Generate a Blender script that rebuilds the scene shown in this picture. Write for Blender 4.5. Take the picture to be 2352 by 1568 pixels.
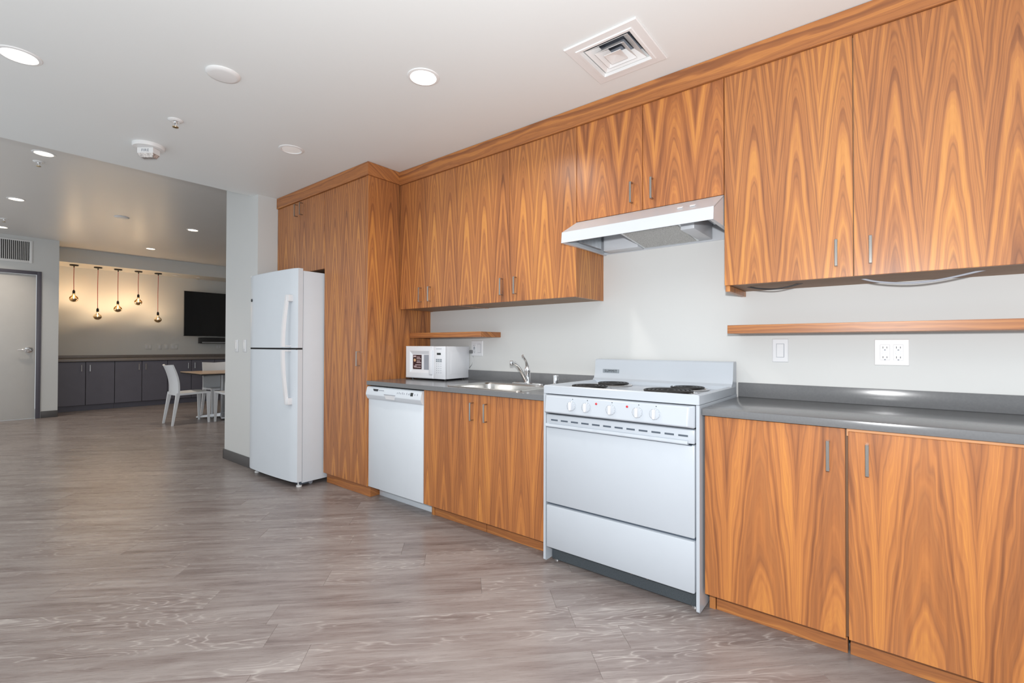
import bpy, bmesh, math, random
from mathutils import Vector, Matrix

for o in list(bpy.data.objects):
    bpy.data.objects.remove(o, do_unlink=True)
sc = bpy.context.scene
COL = sc.collection
R = math.radians
PI = math.pi

# ------------------------------------------------------------------ camera
# world frame: x runs along the kitchen wall, y = -(distance from that wall), z up, metres
CAM = Vector((3.0937, -2.7253, 1.1521))
yaw, pitch, roll = R(-38.8151), R(0.5481), R(0.1546)
fw = Vector((math.sin(yaw), math.cos(yaw), 0)); rt = Vector((math.cos(yaw), -math.sin(yaw), 0)); up = Vector((0, 0, 1))
f2 = fw * math.cos(pitch) + up * math.sin(pitch); u2 = up * math.cos(pitch) - fw * math.sin(pitch)
r3 = rt * math.cos(roll) + u2 * math.sin(roll); u3 = u2 * math.cos(roll) - rt * math.sin(roll)
cd = bpy.data.cameras.new('camera'); cd.sensor_width = 36; cd.sensor_fit = 'HORIZONTAL'
cd.lens = 1083.05 / 2352 * 36; cd.clip_start = 0.05; cd.clip_end = 60
cam = bpy.data.objects.new('camera', cd); COL.objects.link(cam)
m = Matrix((r3, u3, -f2)).transposed().to_4x4(); m.translation = CAM
cam.matrix_world = m
sc.camera = cam

# ------------------------------------------------------------------ light
FLASH_W = 180.0          # the photographer's flash, just above the camera
WORLD = 0.88             # soft light of the rest of the hall behind the camera
DOWN_W = 8.0             # each recessed kitchen downlight
FAR_W = 5.0              # each recessed downlight of the far room
sc.view_settings.view_transform = 'Standard'; sc.view_settings.look = 'None'
sc.view_settings.gamma = 1.0; sc.view_settings.exposure = 0.05; sc.view_settings.use_curve_mapping = False
w = bpy.data.worlds.new('world'); sc.world = w; w.use_nodes = True
w.node_tree.nodes['Background'].inputs[0].default_value = (0.93, 0.99, 1.03, 1)
w.node_tree.nodes['Background'].inputs[1].default_value = WORLD
fl = bpy.data.lights.new('camera_flash', 'POINT'); fl.energy = FLASH_W; fl.shadow_soft_size = 0.035; fl.color = (1.0, 1.0, 1.0)
flo = bpy.data.objects.new('camera_flash', fl); COL.objects.link(flo); flo.location = CAM + Vector((0, 0, 0.16))

# ------------------------------------------------------------------ materials
MATS = {}
class NT:
    def __init__(s, name):
        s.m = bpy.data.materials.new(name); s.m.use_nodes = True
        s.t = s.m.node_tree; s.b = s.t.nodes['Principled BSDF']; s.out = s.t.nodes['Material Output']
    def n(s, typ, **k):
        nd = s.t.nodes.new(typ)
        for a, v in k.items(): setattr(nd, a, v)
        return nd
    def L(s, a, b): s.t.links.new(a, b)
    def put(s, sock, v):
        if hasattr(v, 'is_output') or isinstance(v, bpy.types.NodeSocket): s.L(v, sock)
        else: sock.default_value = v
    def M(s, op, a, b=0.0, c=0.0):
        nd = s.n('ShaderNodeMath', operation=op)
        s.put(nd.inputs[0], a); s.put(nd.inputs[1], b); s.put(nd.inputs[2], c)
        return nd.outputs[0]
    def noise(s, vec, scale=1.0, detail=2.0, rough=0.5, dims='3D', wv=None):
        nd = s.n('ShaderNodeTexNoise', noise_dimensions=dims)
        if vec is not None and dims != '1D': s.L(vec, nd.inputs['Vector'])
        if wv is not None: s.put(nd.inputs['W'], wv)
        nd.inputs['Scale'].default_value = scale; nd.inputs['Detail'].default_value = detail; nd.inputs['Roughness'].default_value = rough
        return nd.outputs[0]
    def xyz(s, x, y, z):
        nd = s.n('ShaderNodeCombineXYZ')
        s.put(nd.inputs[0], x); s.put(nd.inputs[1], y); s.put(nd.inputs[2], z)
        return nd.outputs[0]
    def sep(s, v):
        nd = s.n('ShaderNodeSeparateXYZ'); s.L(v, nd.inputs[0]); return nd.outputs
    def ramp(s, f, stops):
        nd = s.n('ShaderNodeValToRGB'); e = nd.color_ramp.elements
        while len(e) < len(stops): e.new(0.5)
        for i, (p, c) in enumerate(stops): e[i].position = p; e[i].color = (*c, 1)
        s.put(nd.inputs[0], f); return nd.outputs[0]
    def mix(s, f, a, b, bt='MIX'):
        nd = s.n('ShaderNodeMix', data_type='RGBA', blend_type=bt)
        s.put(nd.inputs[0], f); s.put(nd.inputs[6], a if not isinstance(a, tuple) else (*a, 1)[:4]); s.put(nd.inputs[7], b if not isinstance(b, tuple) else (*b, 1)[:4])
        return nd.outputs[2]
    def bump(s, h, strength=0.1, dist=0.002):
        nd = s.n('ShaderNodeBump'); nd.inputs['Strength'].default_value = strength; nd.inputs['Distance'].default_value = dist
        s.L(h, nd.inputs['Height']); s.L(nd.outputs[0], s.b.inputs['Normal'])

def lin(r, g, b):
    f = lambda c: (c / 255 / 12.92) if c / 255 <= 0.04045 else ((c / 255 + 0.055) / 1.055) ** 2.4
    return (f(r), f(g), f(b))

def plain(name, col, rough=0.5, metal=0.0, spec=0.5, var=0.03, scale=8, emit=None, es=0, bump=0.0):
    t = NT(name)
    g = t.n('ShaderNodeTexCoord')
    nz = t.noise(g.outputs['Object'], scale, 3)
    c2 = tuple(max(0, c * (1 - var * 2)) for c in col); c1 = tuple(min(1, c * (1 + var)) for c in col)
    t.L(t.ramp(nz, [(0.3, c2), (0.7, c1)]), t.b.inputs['Base Color'])
    t.b.inputs['Roughness'].default_value = rough; t.b.inputs['Metallic'].default_value = metal
    t.b.inputs['Specular IOR Level'].default_value = spec
    if emit: t.b.inputs['Emission Color'].default_value = (*emit, 1); t.b.inputs['Emission Strength'].default_value = es
    if bump: t.bump(t.noise(g.outputs['Object'], 260, 2), bump, 0.0015)
    MATS[name] = t.m; return t.m

WD = [(0.0, lin(110, 68, 44)), (0.2, lin(140, 88, 55)), (0.42, lin(167, 107, 63)), (0.6, lin(183, 120, 69)), (0.78, lin(199, 135, 72)), (1.0, lin(209, 147, 81))]
def walnut(name, leaf, off, slope, slope_z, freq, warp, tip=0.010, contrast=1.0, tint=(1, 1, 1), gap=0.0):
    """flat-cut veneer: sequence-matched leaves with tall pointed cathedral figure, grain vertical"""
    t = NT(name)
    p = t.n('ShaderNodeNewGeometry').outputs['Position']; x, y, z = t.sep(p)[:3]
    s = t.M('ADD', x, y)
    k = t.M('DIVIDE', t.M('ADD', s, off), leaf); i = t.M('FLOOR', k)
    wn = t.n('ShaderNodeTexWhiteNoise', noise_dimensions='1D'); t.L(i, wn.inputs['W']); rnd = wn.outputs['Value']
    fu = t.M('MULTIPLY', t.M('SUBTRACT', t.M('SUBTRACT', k, i), 0.5), leaf)
    au = t.M('ABSOLUTE', fu)
    n1 = t.noise(t.xyz(t.M('MULTIPLY', au, 14), t.M('MULTIPLY', z, 2.0), t.M('MULTIPLY', rnd, 0.7)), 1.0, 2.5, 0.5)
    n2 = t.noise(t.xyz(t.M('MULTIPLY', s, 12), t.M('MULTIPLY', z, 1.7), t.M('MULTIPLY', i, 3.1)), 1.0, 3, 0.55)
    h = t.M('SQRT', t.M('ADD', t.M('MULTIPLY', fu, fu), tip * tip))
    sl = t.M('ADD', slope, t.M('MULTIPLY', z, slope_z))
    ring = t.M('ADD', t.M('MULTIPLY', h, sl), t.M('ADD', z, t.M('MULTIPLY', rnd, 0.16)))
    ring = t.M('ADD', ring, t.M('MULTIPLY', t.M('SUBTRACT', n1, 0.5), warp))
    ring = t.M('ADD', ring, t.M('MULTIPLY', t.M('SUBTRACT', n2, 0.5), warp * 0.5))
    g = t.noise(None, 1.0, 1.2, 0.5, '1D', t.M('MULTIPLY', ring, freq))
    gf = t.noise(None, 1.0, 2.0, 0.6, '1D', t.M('MULTIPLY', ring, freq * 4.1))
    g2 = t.noise(t.xyz(t.M('MULTIPLY', s, 70), t.M('MULTIPLY', z, 1.2), 3.0), 1.0, 2.5)
    big = t.noise(t.xyz(t.M('MULTIPLY', s, 4.5), t.M('MULTIPLY', z, 1.0), 9.0), 1.0, 2)
    v = t.M('ADD', t.M('MULTIPLY', t.M('SUBTRACT', g, 0.5), 1.15 * contrast), 0.5)
    v = t.M('ADD', v, t.M('MULTIPLY', t.M('SUBTRACT', gf, 0.5), 0.55 * contrast))
    v = t.M('ADD', v, t.M('MULTIPLY', t.M('SUBTRACT', g2, 0.5), 0.42))
    v = t.M('ADD', v, t.M('MULTIPLY', t.M('SUBTRACT', big, 0.5), 0.40))
    v = t.M('ADD', v, t.M('MULTIPLY', t.M('SUBTRACT', rnd, 0.5), 0.08))
    c = t.ramp(v, [(0.10 + 0.80 * a, tuple(q * w_ for q, w_ in zip(b, tint))) for a, b in WD])
    # thin dark growth lines on the edges of the broad bands
    ed = t.M('ABSOLUTE', t.M('SUBTRACT', g, 0.47))
    c = t.mix(t.ramp(ed, [(0.0, (0.50 * contrast,) * 3), (0.035, (0.0,) * 3)]), c, (*lin(112, 72, 52), 1))
    pore = t.noise(t.xyz(t.M('MULTIPLY', s, 420), t.M('MULTIPLY', z, 9), 0.0), 1.0, 2)
    c = t.mix(t.ramp(pore, [(0.3, (0.14,) * 3), (0.46, (0.0,) * 3)]), c, (*lin(100, 62, 40), 1))
    t.L(c, t.b.inputs['Base Color'])
    t.b.inputs['Roughness'].default_value = 0.34; t.b.inputs['Specular IOR Level'].default_value = 0.45
    MATS[name] = t.m; return t.m
def walnut_h(name, tint=1.0, across=38.0):
    """the same wood with the grain running horizontally (fascia, kick boards, shelves)"""
    t = NT(name)
    p = t.n('ShaderNodeNewGeometry').outputs['Position']; x, y, z = t.sep(p)[:3]
    s = t.M('ADD', x, y); zz = t.M('ADD', z, t.M('MULTIPLY', y, 0.6))
    n = t.noise(t.xyz(t.M('MULTIPLY', s, 1.3), t.M('MULTIPLY', zz, 9), 0.0), 1.0, 3, 0.6)
    g = t.noise(None, 1.0, 3.5, 0.6, '1D', t.M('ADD', t.M('MULTIPLY', zz, across), t.M('MULTIPLY', n, 5.0)))
    v = t.M('ADD', t.M('MULTIPLY', t.M('SUBTRACT', g, 0.5), 1.1), 0.46)
    c = t.ramp(v, [(a, tuple(q * tint for q in b)) for a, b in WD])
    pore = t.noise(t.xyz(t.M('MULTIPLY', s, 14), t.M('MULTIPLY', zz, 520), 0.0), 1.0, 2)
    c = t.mix(t.ramp(pore, [(0.3, (0.25,) * 3), (0.46, (0.0,) * 3)]), c, (*lin(90, 52, 34), 1))
    t.L(c, t.b.inputs['Base Color']); t.b.inputs['Roughness'].default_value = 0.38; t.b.inputs['Specular IOR Level'].default_value = 0.42
    MATS[name] = t.m; return t.m
walnut('walnut', 0.168, 0.0, 11.0, 0.0, 3.4, 0.30, 0.012, 0.80)
walnut('walnut_over_range', 0.205, 0.05, 7.0, 0.0, 4.6, 0.30, 0.016, 0.75, (0.98, 0.92, 0.9))
walnut('walnut_base', 0.25, 0.06, 13.0, 0.0, 2.3, 0.55, 0.03, 0.75, (1.0, 0.955, 0.86))
walnut('walnut_sink', 0.158, 0.02, 16.0, 0.0, 2.8, 0.40, 0.015, 0.70, (0.98, 0.94, 0.87))
walnut_h('walnut_horizontal', 1.0)
walnut_h('walnut_shelf', 0.9, 60)

def planks_mat():
    t = NT('vinyl_plank')
    tc = t.n('ShaderNodeTexCoord').outputs['Object']; x, y, z = t.sep(tc)[:3]
    rnd = t.n('ShaderNodeObjectInfo').outputs['Random']
    at = t.n('ShaderNodeAttribute', attribute_name='rnd').outputs['Fac']
    r = t.M('FRACT', t.M('ADD', rnd, at))
    ox = t.M('MULTIPLY', r, 37.0)
    xx = t.M('ADD', x, ox)
    # long wavy cerused oak figure
    n0 = t.noise(t.xyz(t.M('MULTIPLY', xx, 1.7), t.M('MULTIPLY', y, 8.5), ox), 1.0, 2.5, 0.55)
    n1 = t.noise(t.xyz(t.M('MULTIPLY', xx, 3.2), t.M('MULTIPLY', y, 34), ox), 1.0, 3, 0.6)
    f = t.M('ADD', t.M('MULTIPLY', n0, 17.0), t.M('MULTIPLY', n1, 1.4))
    tri = t.M('ABSOLUTE', t.M('SUBTRACT', t.M('FRACT', f), 0.5))
    line = t.ramp(tri, [(0.0, (1,) * 3), (0.10, (0.35,) * 3), (0.22, (0,) * 3)])
    zone = t.ramp(t.noise(t.xyz(t.M('MULTIPLY', xx, 1.1), t.M('MULTIPLY', y, 7), t.M('ADD', ox, 5.0)), 1.0, 2), [(0.46, (0,) * 3), (0.62, (1,) * 3)])
    fine = t.noise(t.xyz(t.M('MULTIPLY', xx, 11), t.M('MULTIPLY', y, 330), 0.0), 1.0, 3, 0.7)
    body = t.ramp(t.M('ADD', t.M('MULTIPLY', n0, 0.45), t.M('MULTIPLY', n1, 0.55)), [(0.28, lin(84, 71, 68)), (0.42, lin(116, 104, 101)), (0.56, lin(135, 126, 123)), (0.72, lin(150, 142, 139))])
    c = t.mix(t.M('MULTIPLY', t.M('SUBTRACT', fine, 0.30), 0.55), body, (*lin(186, 178, 173), 1))
    c = t.mix(t.M('MULTIPLY', t.M('MULTIPLY', line, zone), 0.42), c, (*lin(205, 199, 194), 1))
    tone = t.M('ADD', 0.96, t.M('MULTIPLY', r, 0.08))
    hs = t.n('ShaderNodeHueSaturation'); t.L(tone, hs.inputs['Value']); t.L(c, hs.inputs['Color'])
    t.L(hs.outputs[0], t.b.inputs['Base Color'])
    t.L(t.M('ADD', 0.22, t.M('MULTIPLY', fine, 0.14)), t.b.inputs['Roughness'])
    t.b.inputs['Specular IOR Level'].default_value = 0.42
    t.bump(t.M('ADD', fine, t.M('MULTIPLY', line, 0.4)), 0.10, 0.001)
    MATS['vinyl_plank'] = t.m
planks_mat()

plain('wall_paint', (0.655, 0.665, 0.66), 0.55, var=0.008, scale=1.5, spec=0.3, bump=0.04)
plain('ceiling_paint', (0.82, 0.845, 0.845), 0.5, var=0.006, scale=1.2, spec=0.3, bump=0.03)
plain('ceiling_satin', (0.72, 0.70, 0.68), 0.34, var=0.006, scale=1.2, spec=0.5)
plain('subfloor', (0.10, 0.085, 0.08), 0.8)
plain('rubber_base', lin(84, 82, 82), 0.5, var=0.02)
plain('door_paint', (0.66, 0.645, 0.62), 0.45, var=0.01)
plain('frame_paint', lin(92, 90, 100), 0.4, var=0.02)
plain('white_enamel', (0.475, 0.515, 0.565), 0.24, var=0.004, spec=0.5)
plain('fridge_white', (0.66, 0.71, 0.765), 0.34, var=0.006, spec=0.5)
plain('white_plastic', (0.74, 0.75, 0.775), 0.35, var=0.006)
plain('fixture_white', (0.82, 0.82, 0.82), 0.4, var=0.005)
plain('hood_white', (0.56, 0.59, 0.63), 0.3, var=0.004)
plain('micro_white', (0.74, 0.765, 0.81), 0.28, var=0.004)
plain('grey_print', lin(150, 155, 165), 0.5)
plain('dark_print', lin(44, 46, 52), 0.5)
plain('slot_dark', lin(78, 88, 100), 0.6)
plain('gap_black', (0.012, 0.011, 0.011), 0.8)
plain('quartz_grey', lin(110, 111, 113), 0.20, var=0.03, scale=120, spec=0.5)
plain('far_laminate', lin(128, 120, 116), 0.35, var=0.03, scale=40)
plain('far_cabinet', lin(104, 103, 114), 0.38, var=0.02)
plain('nickel', (0.38, 0.355, 0.33), 0.19, 1.0, var=0.02)
plain('chrome', (0.86, 0.86, 0.87), 0.06, 1.0, var=0.0)
plain('steel', (0.66, 0.65, 0.63), 0.24, 1.0, var=0.03, scale=60)
plain('galvanised', (0.70, 0.73, 0.75), 0.30, 1.0, var=0.08, scale=30)
plain('kick_grey', lin(88, 96, 102), 0.45, 0.5, var=0.10, scale=200)
plain('coil_black', (0.018, 0.017, 0.017), 0.42, 0.3)
plain('drip_pan', (0.70, 0.66, 0.62), 0.16, 1.0, var=0.02)
plain('badge_grey', lin(150, 158, 165), 0.35, 0.4)
plain('indicator_red', lin(200, 24, 44), 0.3)
plain('black_plastic', (0.012, 0.012, 0.013), 0.35)
plain('screen_black', (0.004, 0.004, 0.005), 0.12)
plain('cabinet_underside', lin(150, 122, 98), 0.6, var=0.04)
plain('cabinet_inside', lin(120, 86, 60), 0.6, var=0.04)
plain('raw_edge', lin(206, 150, 104), 0.6, var=0.04)
plain('sticker_dark', lin(58, 34, 40), 0.3, var=0.2, scale=40)
plain('sticker_text', lin(196, 178, 182), 0.4)
plain('sticker_photo', lin(232, 190, 150), 0.4, var=0.2, scale=60)
plain('display_green', (0.01, 0.014, 0.012), 0.2)
plain('cord_grey', lin(118, 120, 122), 0.45)
plain('cable_grey', lin(176, 180, 190), 0.45)
plain('cable_black', (0.03, 0.03, 0.033), 0.45)
plain('cord_red', lin(178, 66, 52), 0.7)
plain('bronze', (0.02, 0.016, 0.014), 0.35, 0.6)
plain('mirror_gold', (0.78, 0.56, 0.32), 0.10, 1.0, var=0.02)
plain('chair_plastic', (0.76, 0.785, 0.82), 0.42, var=0.01)
plain('table_top', lin(196, 170, 146), 0.30, var=0.05, scale=14)
plain('table_edge', (0.02, 0.018, 0.018), 0.4)
plain('silver_paint', (0.50, 0.52, 0.55), 0.35, 0.6)
plain('brass', (0.55, 0.42, 0.24), 0.3, 1.0)
plain('clear_plastic', (0.68, 0.63, 0.60), 0.08, 0.35, var=0.25, scale=90)
plain('filter_mesh', (0.55, 0.55, 0.54), 0.40, 0.6, var=0.30, scale=330)
plain('lamp_warm', (1, 1, 1), 0.5, emit=(1.0, 0.86, 0.66), es=7.0)
plain('lamp_white', (1, 1, 1), 0.5, emit=(1.0, 0.95, 0.86), es=7.0)
plain('lamp_dim', (0.86, 0.86, 0.85), 0.35, emit=(1.0, 0.98, 0.95), es=0.12)
plain('filament', (1, 1, 1), 0.5, emit=(1.0, 0.72, 0.40), es=26.0)
def bulb_glass():
    t = NT('bulb_glass')
    tr = t.n('ShaderNodeBsdfTransparent'); tr.inputs[0].default_value = (1.0, 0.90, 0.74, 1)
    gl = t.n('ShaderNodeBsdfGlossy'); gl.inputs['Roughness'].default_value = 0.05; gl.inputs['Color'].default_value = (1, 0.9, 0.75, 1)
    fr = t.n('ShaderNodeFresnel'); fr.inputs[0].default_value = 1.45
    mx = t.n('ShaderNodeMixShader'); t.L(fr.outputs[0], mx.inputs[0]); t.L(tr.outputs[0], mx.inputs[1]); t.L(gl.outputs[0], mx.inputs[2])
    t.L(mx.outputs[0], t.out.inputs[0]); MATS['bulb_glass'] = t.m
bulb_glass()

# ------------------------------------------------------------------ mesh helpers
class MB:
    """collects shapes in one bmesh; coordinates (X, D, Z) with D = distance from the kitchen wall, minus org"""
    def __init__(s, org=None): s.bm = bmesh.new(); s.ang = 24; s.o = Vector(org.location) if org is not None else Vector((0, 0, 0))
    def P(s, x, d, z): return Vector((x, -d, z)) - s.o
    def box(s, x0, x1, d0, d1, z0, z1, bev=0.0, seg=2, rz=0.0):
        r = bmesh.ops.create_cube(s.bm, size=1)
        vs = r['verts']
        c = s.P((x0 + x1) / 2, (d0 + d1) / 2, (z0 + z1) / 2)
        mt = Matrix.Translation(c) @ Matrix.Rotation(rz, 4, 'Z') @ Matrix.Diagonal((abs(x1 - x0), abs(d1 - d0), abs(z1 - z0), 1))
        bmesh.ops.transform(s.bm, matrix=mt, verts=vs)
        if bev: bmesh.ops.bevel(s.bm, geom=list({e for v in vs for e in v.link_edges}), offset=bev, segments=seg, affect='EDGES', profile=0.5)
        return s
    def loft(s, loops, cap0=True, cap1=True, closed=True):
        bm = s.bm; rows = [[bm.verts.new(s.P(*p)) for p in lp] for lp in loops]
        n = len(rows[0])
        for a, b in zip(rows, rows[1:]):
            for i in range(n if closed else n - 1):
                j = (i + 1) % n
                bm.faces.new((a[i], a[j], b[j], b[i]))
        if cap0: bm.faces.new(rows[0][::-1])
        if cap1: bm.faces.new(rows[-1])
        return s
    def prism_x(s, poly, x0, x1):            # poly in (D, Z)
        return s.loft([[(x0, d, z) for d, z in poly], [(x1, d, z) for d, z in poly]])
    def prism_z(s, poly, z0, z1):            # poly in (X, D)
        return s.loft([[(x, d, z0) for x, d in poly], [(x, d, z1) for x, d in poly]])
    def lathe(s, prof, c=(0, 0, 0), axis='z', n=28, cap=True):  # prof: (radius, height)
        s.ang = max(s.ang, 38)
        ax = {'z': lambda r, h, a: (c[0] + r * math.cos(a), c[1] + r * math.sin(a), c[2] + h),
              'd': lambda r, h, a: (c[0] + r * math.cos(a), c[1] + h, c[2] + r * math.sin(a)),
              'x': lambda r, h, a: (c[0] + h, c[1] + r * math.cos(a), c[2] + r * math.sin(a))}[axis]
        return s.loft([[ax(max(r, 1e-4), h, 2 * PI * k / n) for k in range(n)] for r, h in prof], cap, cap)
    def tube(s, pts, rad, n=10, cap=True):
        s.ang = max(s.ang, 55)
        pts = [Vector(p) for p in pts]; loops = []; prev = None
        for i, p in enumerate(pts):
            t = (pts[min(i + 1, len(pts) - 1)] - pts[max(i - 1, 0)]).normalized()
            if prev is None:
                a = Vector((0, 0, 1)) if abs(t.z) < 0.9 else Vector((1, 0, 0))
                u = t.cross(a).normalized()
            else:
                u = (prev - t * prev.dot(t)).normalized()
            prev = u; v = t.cross(u); r = rad[i] if isinstance(rad, (list, tuple)) else rad
            loops.append([tuple(p + (u * math.cos(2 * PI * k / n) + v * math.sin(2 * PI * k / n)) * r) for k in range(n)])
        return s.loft(loops, cap, cap)
    def mesh(s, name):
        bmesh.ops.recalc_face_normals(s.bm, faces=s.bm.faces)
        me = bpy.data.meshes.new(name); s.bm.to_mesh(me); s.bm.free()
        me.shade_smooth(); me.set_sharp_from_angle(angle=R(s.ang))
        return me
    def build(s, name, mat, parent=None, **k):
        me = s.mesh(name); me.materials.append(MATS[mat])
        o = bpy.data.objects.new(name, me); COL.objects.link(o)
        if parent is not None: o.parent = parent
        else: o.location = s.o
        if k: tag(o, **k)
        return o
def tag(o, label=None, cat=None, group=None, kind=None):
    if label: o['label'] = label
    if cat: o['category'] = cat
    if group: o['group'] = group
    if kind: o['kind'] = kind
    return o
def thing(name, label, cat, X, D, Z, group=None, rz=0.0):
    o = bpy.data.objects.new(name, None); COL.objects.link(o); o.empty_display_size = 0.05
    o.location = (X, -D, Z); o.rotation_euler = (0, 0, rz)
    return tag(o, label, cat, group)
def copy_tree(o, parent=None):
    c = o.copy(); COL.objects.link(c)
    if parent is not None: c.parent = parent
    for ch in list(o.children): copy_tree(ch, c)
    return c
def rrect(x0, x1, d0, d1, r, z, n=5):
    out = []
    for cx, cd_, a0 in ((x1 - r, d1 - r, 0), (x0 + r, d1 - r, 90), (x0 + r, d0 + r, 180), (x1 - r, d0 + r, 270)):
        for k in range(n + 1):
            a = R(a0 + 90 * k / n); out.append((cx + r * math.cos(a), cd_ + r * math.sin(a), z))
    return out
def text_mesh(name, s, size, depth=0.0008, font_scale=(1, 1)):
    cu = bpy.data.curves.new(name, 'FONT'); cu.body = s; cu.size = size; cu.extrude = depth; cu.align_x = 'CENTER'; cu.align_y = 'CENTER'
    cu.space_character = 1.15
    o = bpy.data.objects.new(name, cu); COL.objects.link(o)
    dg = bpy.context.evaluated_depsgraph_get(); dg.update()
    me = bpy.data.meshes.new_from_object(o.evaluated_get(dg)); bpy.data.objects.remove(o)
    return me

# ------------------------------------------------------------------ the setting
ZC, ZF = 2.551, 2.822           # kitchen ceiling, far-room ceiling
XE = -1.585                     # where the dropped kitchen ceiling ends
DU, DB, DP = 0.335, 0.615, 0.626  # fronts of wall units, base units, pantry
def struct(name, mb, mat): return mb.build(name, mat, kind='structure')
struct('wall_back', MB().box(-1.475, 4.05, -0.12, 0, 0, ZC), 'wall_paint')
struct('wall_middle', MB().box(-2.21, -1.475, -2.3, 0.806, 0, ZF), 'wall_paint')
struct('wall_left', MB().box(-7.43, -7.33, 2.62, 3.25, 0, ZF).box(-7.43, -7.33, 1.392, 1.62, 0, ZF).box(-7.43, -7.33, 1.62, 2.62, 2.27, ZF).box(-8.72, -7.43, 1.392, 1.492, 0, ZF), 'wall_paint')
struct('wall_far', MB().box(-8.72, -8.60, -2.3, 1.392, 0, ZF), 'wall_paint')
struct('wall_end', MB().box(-8.72, -2.21, -2.42, -2.3, 0, ZF), 'wall_paint')
VX0, VX1, VD0, VD1 = 2.074 - 0.118, 2.074 + 0.118, 0.67 - 0.118, 0.67 + 0.118      # duct opening of the air diffuser
mb = MB()
for a_ in ((XE, VX0, 0.0, 3.25), (VX1, 4.05, 0.0, 3.25), (VX0, VX1, 0.0, VD0), (VX0, VX1, VD1, 3.25)): mb.box(a_[0], a_[1], a_[2], a_[3], ZC, ZF + 0.12)
struct('ceiling', mb, 'ceiling_paint')
struct('ceiling_far', MB().box(-8.72, XE - 0.001, -2.42, 3.25, ZF, ZF + 0.12), 'ceiling_satin')
struct('trim_1', MB().box(-8.60, -7.95, -2.3, 1.392, 2.577, ZF), 'wall_paint')
struct('baseboard_middle', MB().box(-2.224, -1.475, 0.806, 0.816, 0, 0.098, 0.003).box(-2.224, -2.21, -2.3, 0.816, 0, 0.098, 0.003), 'rubber_base')
struct('baseboard_left', MB().box(-7.33, -7.318, 1.392, 1.585, 0, 0.105, 0.003).box(-7.33, -7.318, 2.67, 3.25, 0, 0.105, 0.003), 'rubber_base')

# floor: planks laid at 45 degrees
floor = struct('floor', MB().box(-8.72, 4.05, -2.42, 3.25, -0.06, -0.004), 'subfloor')
PW, PL, PT = 0.1525, 1.22, 0.004
rng = random.Random(11)
A45 = R(45)
ul = Vector((math.cos(A45), math.sin(A45))); vl = Vector((-math.sin(A45), math.cos(A45)))
def plank_mesh():
    mb = MB(); hl, hw, b = PL / 2 - 0.0003, PW / 2 - 0.0003, 0.0005
    mb.loft([[(-hl, -hw, -PT), (hl, -hw, -PT), (hl, hw, -PT), (-hl, hw, -PT)],
             [(-hl, -hw, -b), (hl, -hw, -b), (hl, hw, -b), (-hl, hw, -b)],
             [(-hl + b, -hw + b, 0), (hl - b, -hw + b, 0), (hl - b, hw - b, 0), (-hl + b, hw - b, 0)]], False, True)
    me = mb.mesh('plank'); me.materials.append(MATS['vinyl_plank']); return me
pm = plank_mesh()
near, far = [], []
for j in range(-80, 81):
    st = rng.random() * PL
    for i in range(-12, 13):
        cx = i * PL + st; cy = j * PW
        p = ul * cx + vl * cy
        X, D = p.x, -p.y
        if not (-8.9 < X < 4.2 and -2.6 < D < 3.3): continue
        # inside the parts of the plan that can be seen
        if X > -1.2 and D < 0.1: continue
        dep = (Vector((X, -D, 0)) - CAM).dot(fw); lat = (Vector((X, -D, 0)) - CAM).dot(rt)
        if 0.6 < dep < 4.9 and abs(lat) < dep * 1.25 + 0.9: near.append((dep, cx, cy))
        elif dep >= 4.9 and lat < 1.0: far.append((cx, cy))
        elif dep > -1.0: far.append((cx, cy))
near.sort()
for k, (dep, cx, cy) in enumerate(near):
    if k >= 290: far.append((cx, cy)); continue
    o = bpy.data.objects.new('plank', pm); COL.objects.link(o); o.parent = floor
    p = ul * cx + vl * cy; o.location = (p.x, p.y, 0); o.rotation_euler = (0, 0, A45)
mb = MB(); rn = []
for cx, cy in far:
    hl, hw = PL / 2 - 0.0005, PW / 2 - 0.0005
    x0, x1 = cx - hl, cx + hl; y0, y1 = cy - hw, cy + hw
    f = mb.bm.faces.new([mb.bm.verts.new((a, b, 0)) for a, b in ((x0, y0), (x1, y0), (x1, y1), (x0, y1))]); rn.append(rng.random())
me = mb.mesh('planks_beyond'); me.materials.append(MATS['vinyl_plank'])
at = me.attributes.new('rnd', 'FLOAT', 'FACE')
for k, v in enumerate(rn): at.data[k].value = v
o = bpy.data.objects.new('planks_beyond', me); COL.objects.link(o); o.parent = floor; o.rotation_euler = (0, 0, A45); o['kind'] = 'stuff'

# door in the far room
dr = MB().box(-7.40, -7.35, 1.648, 2.58, 0.008, 2.243, 0.002).build('door_1', 'door_paint', kind='structure')
fr = MB().box(-7.36, -7.312, 1.592, 1.644, 0, 2.297, 0.004).box(-7.36, -7.312, 2.584, 2.64, 0, 2.297, 0.004).box(-7.36, -7.312, 1.644, 2.584, 2.246, 2.297, 0.004).build('door_frame', 'frame_paint', dr)
ro = MB().lathe([(0.045, 0), (0.045, 0.012), (0.036, 0.018)], (-7.35, 1.722, 1.073), 'x').build('lever_handle', 'chrome', dr)
MB().lathe([(0.014, 0.018), (0.014, 0.06)], (-7.35, 1.722, 1.073), 'x', 16).tube([(-7.295, 1.715, 1.073), (-7.29, 1.76, 1.073), (-7.293, 1.80, 1.071), (-7.30, 1.845, 1.069)], [0.013, 0.013, 0.011, 0.009], 12).build('lever', 'chrome', ro)

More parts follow.
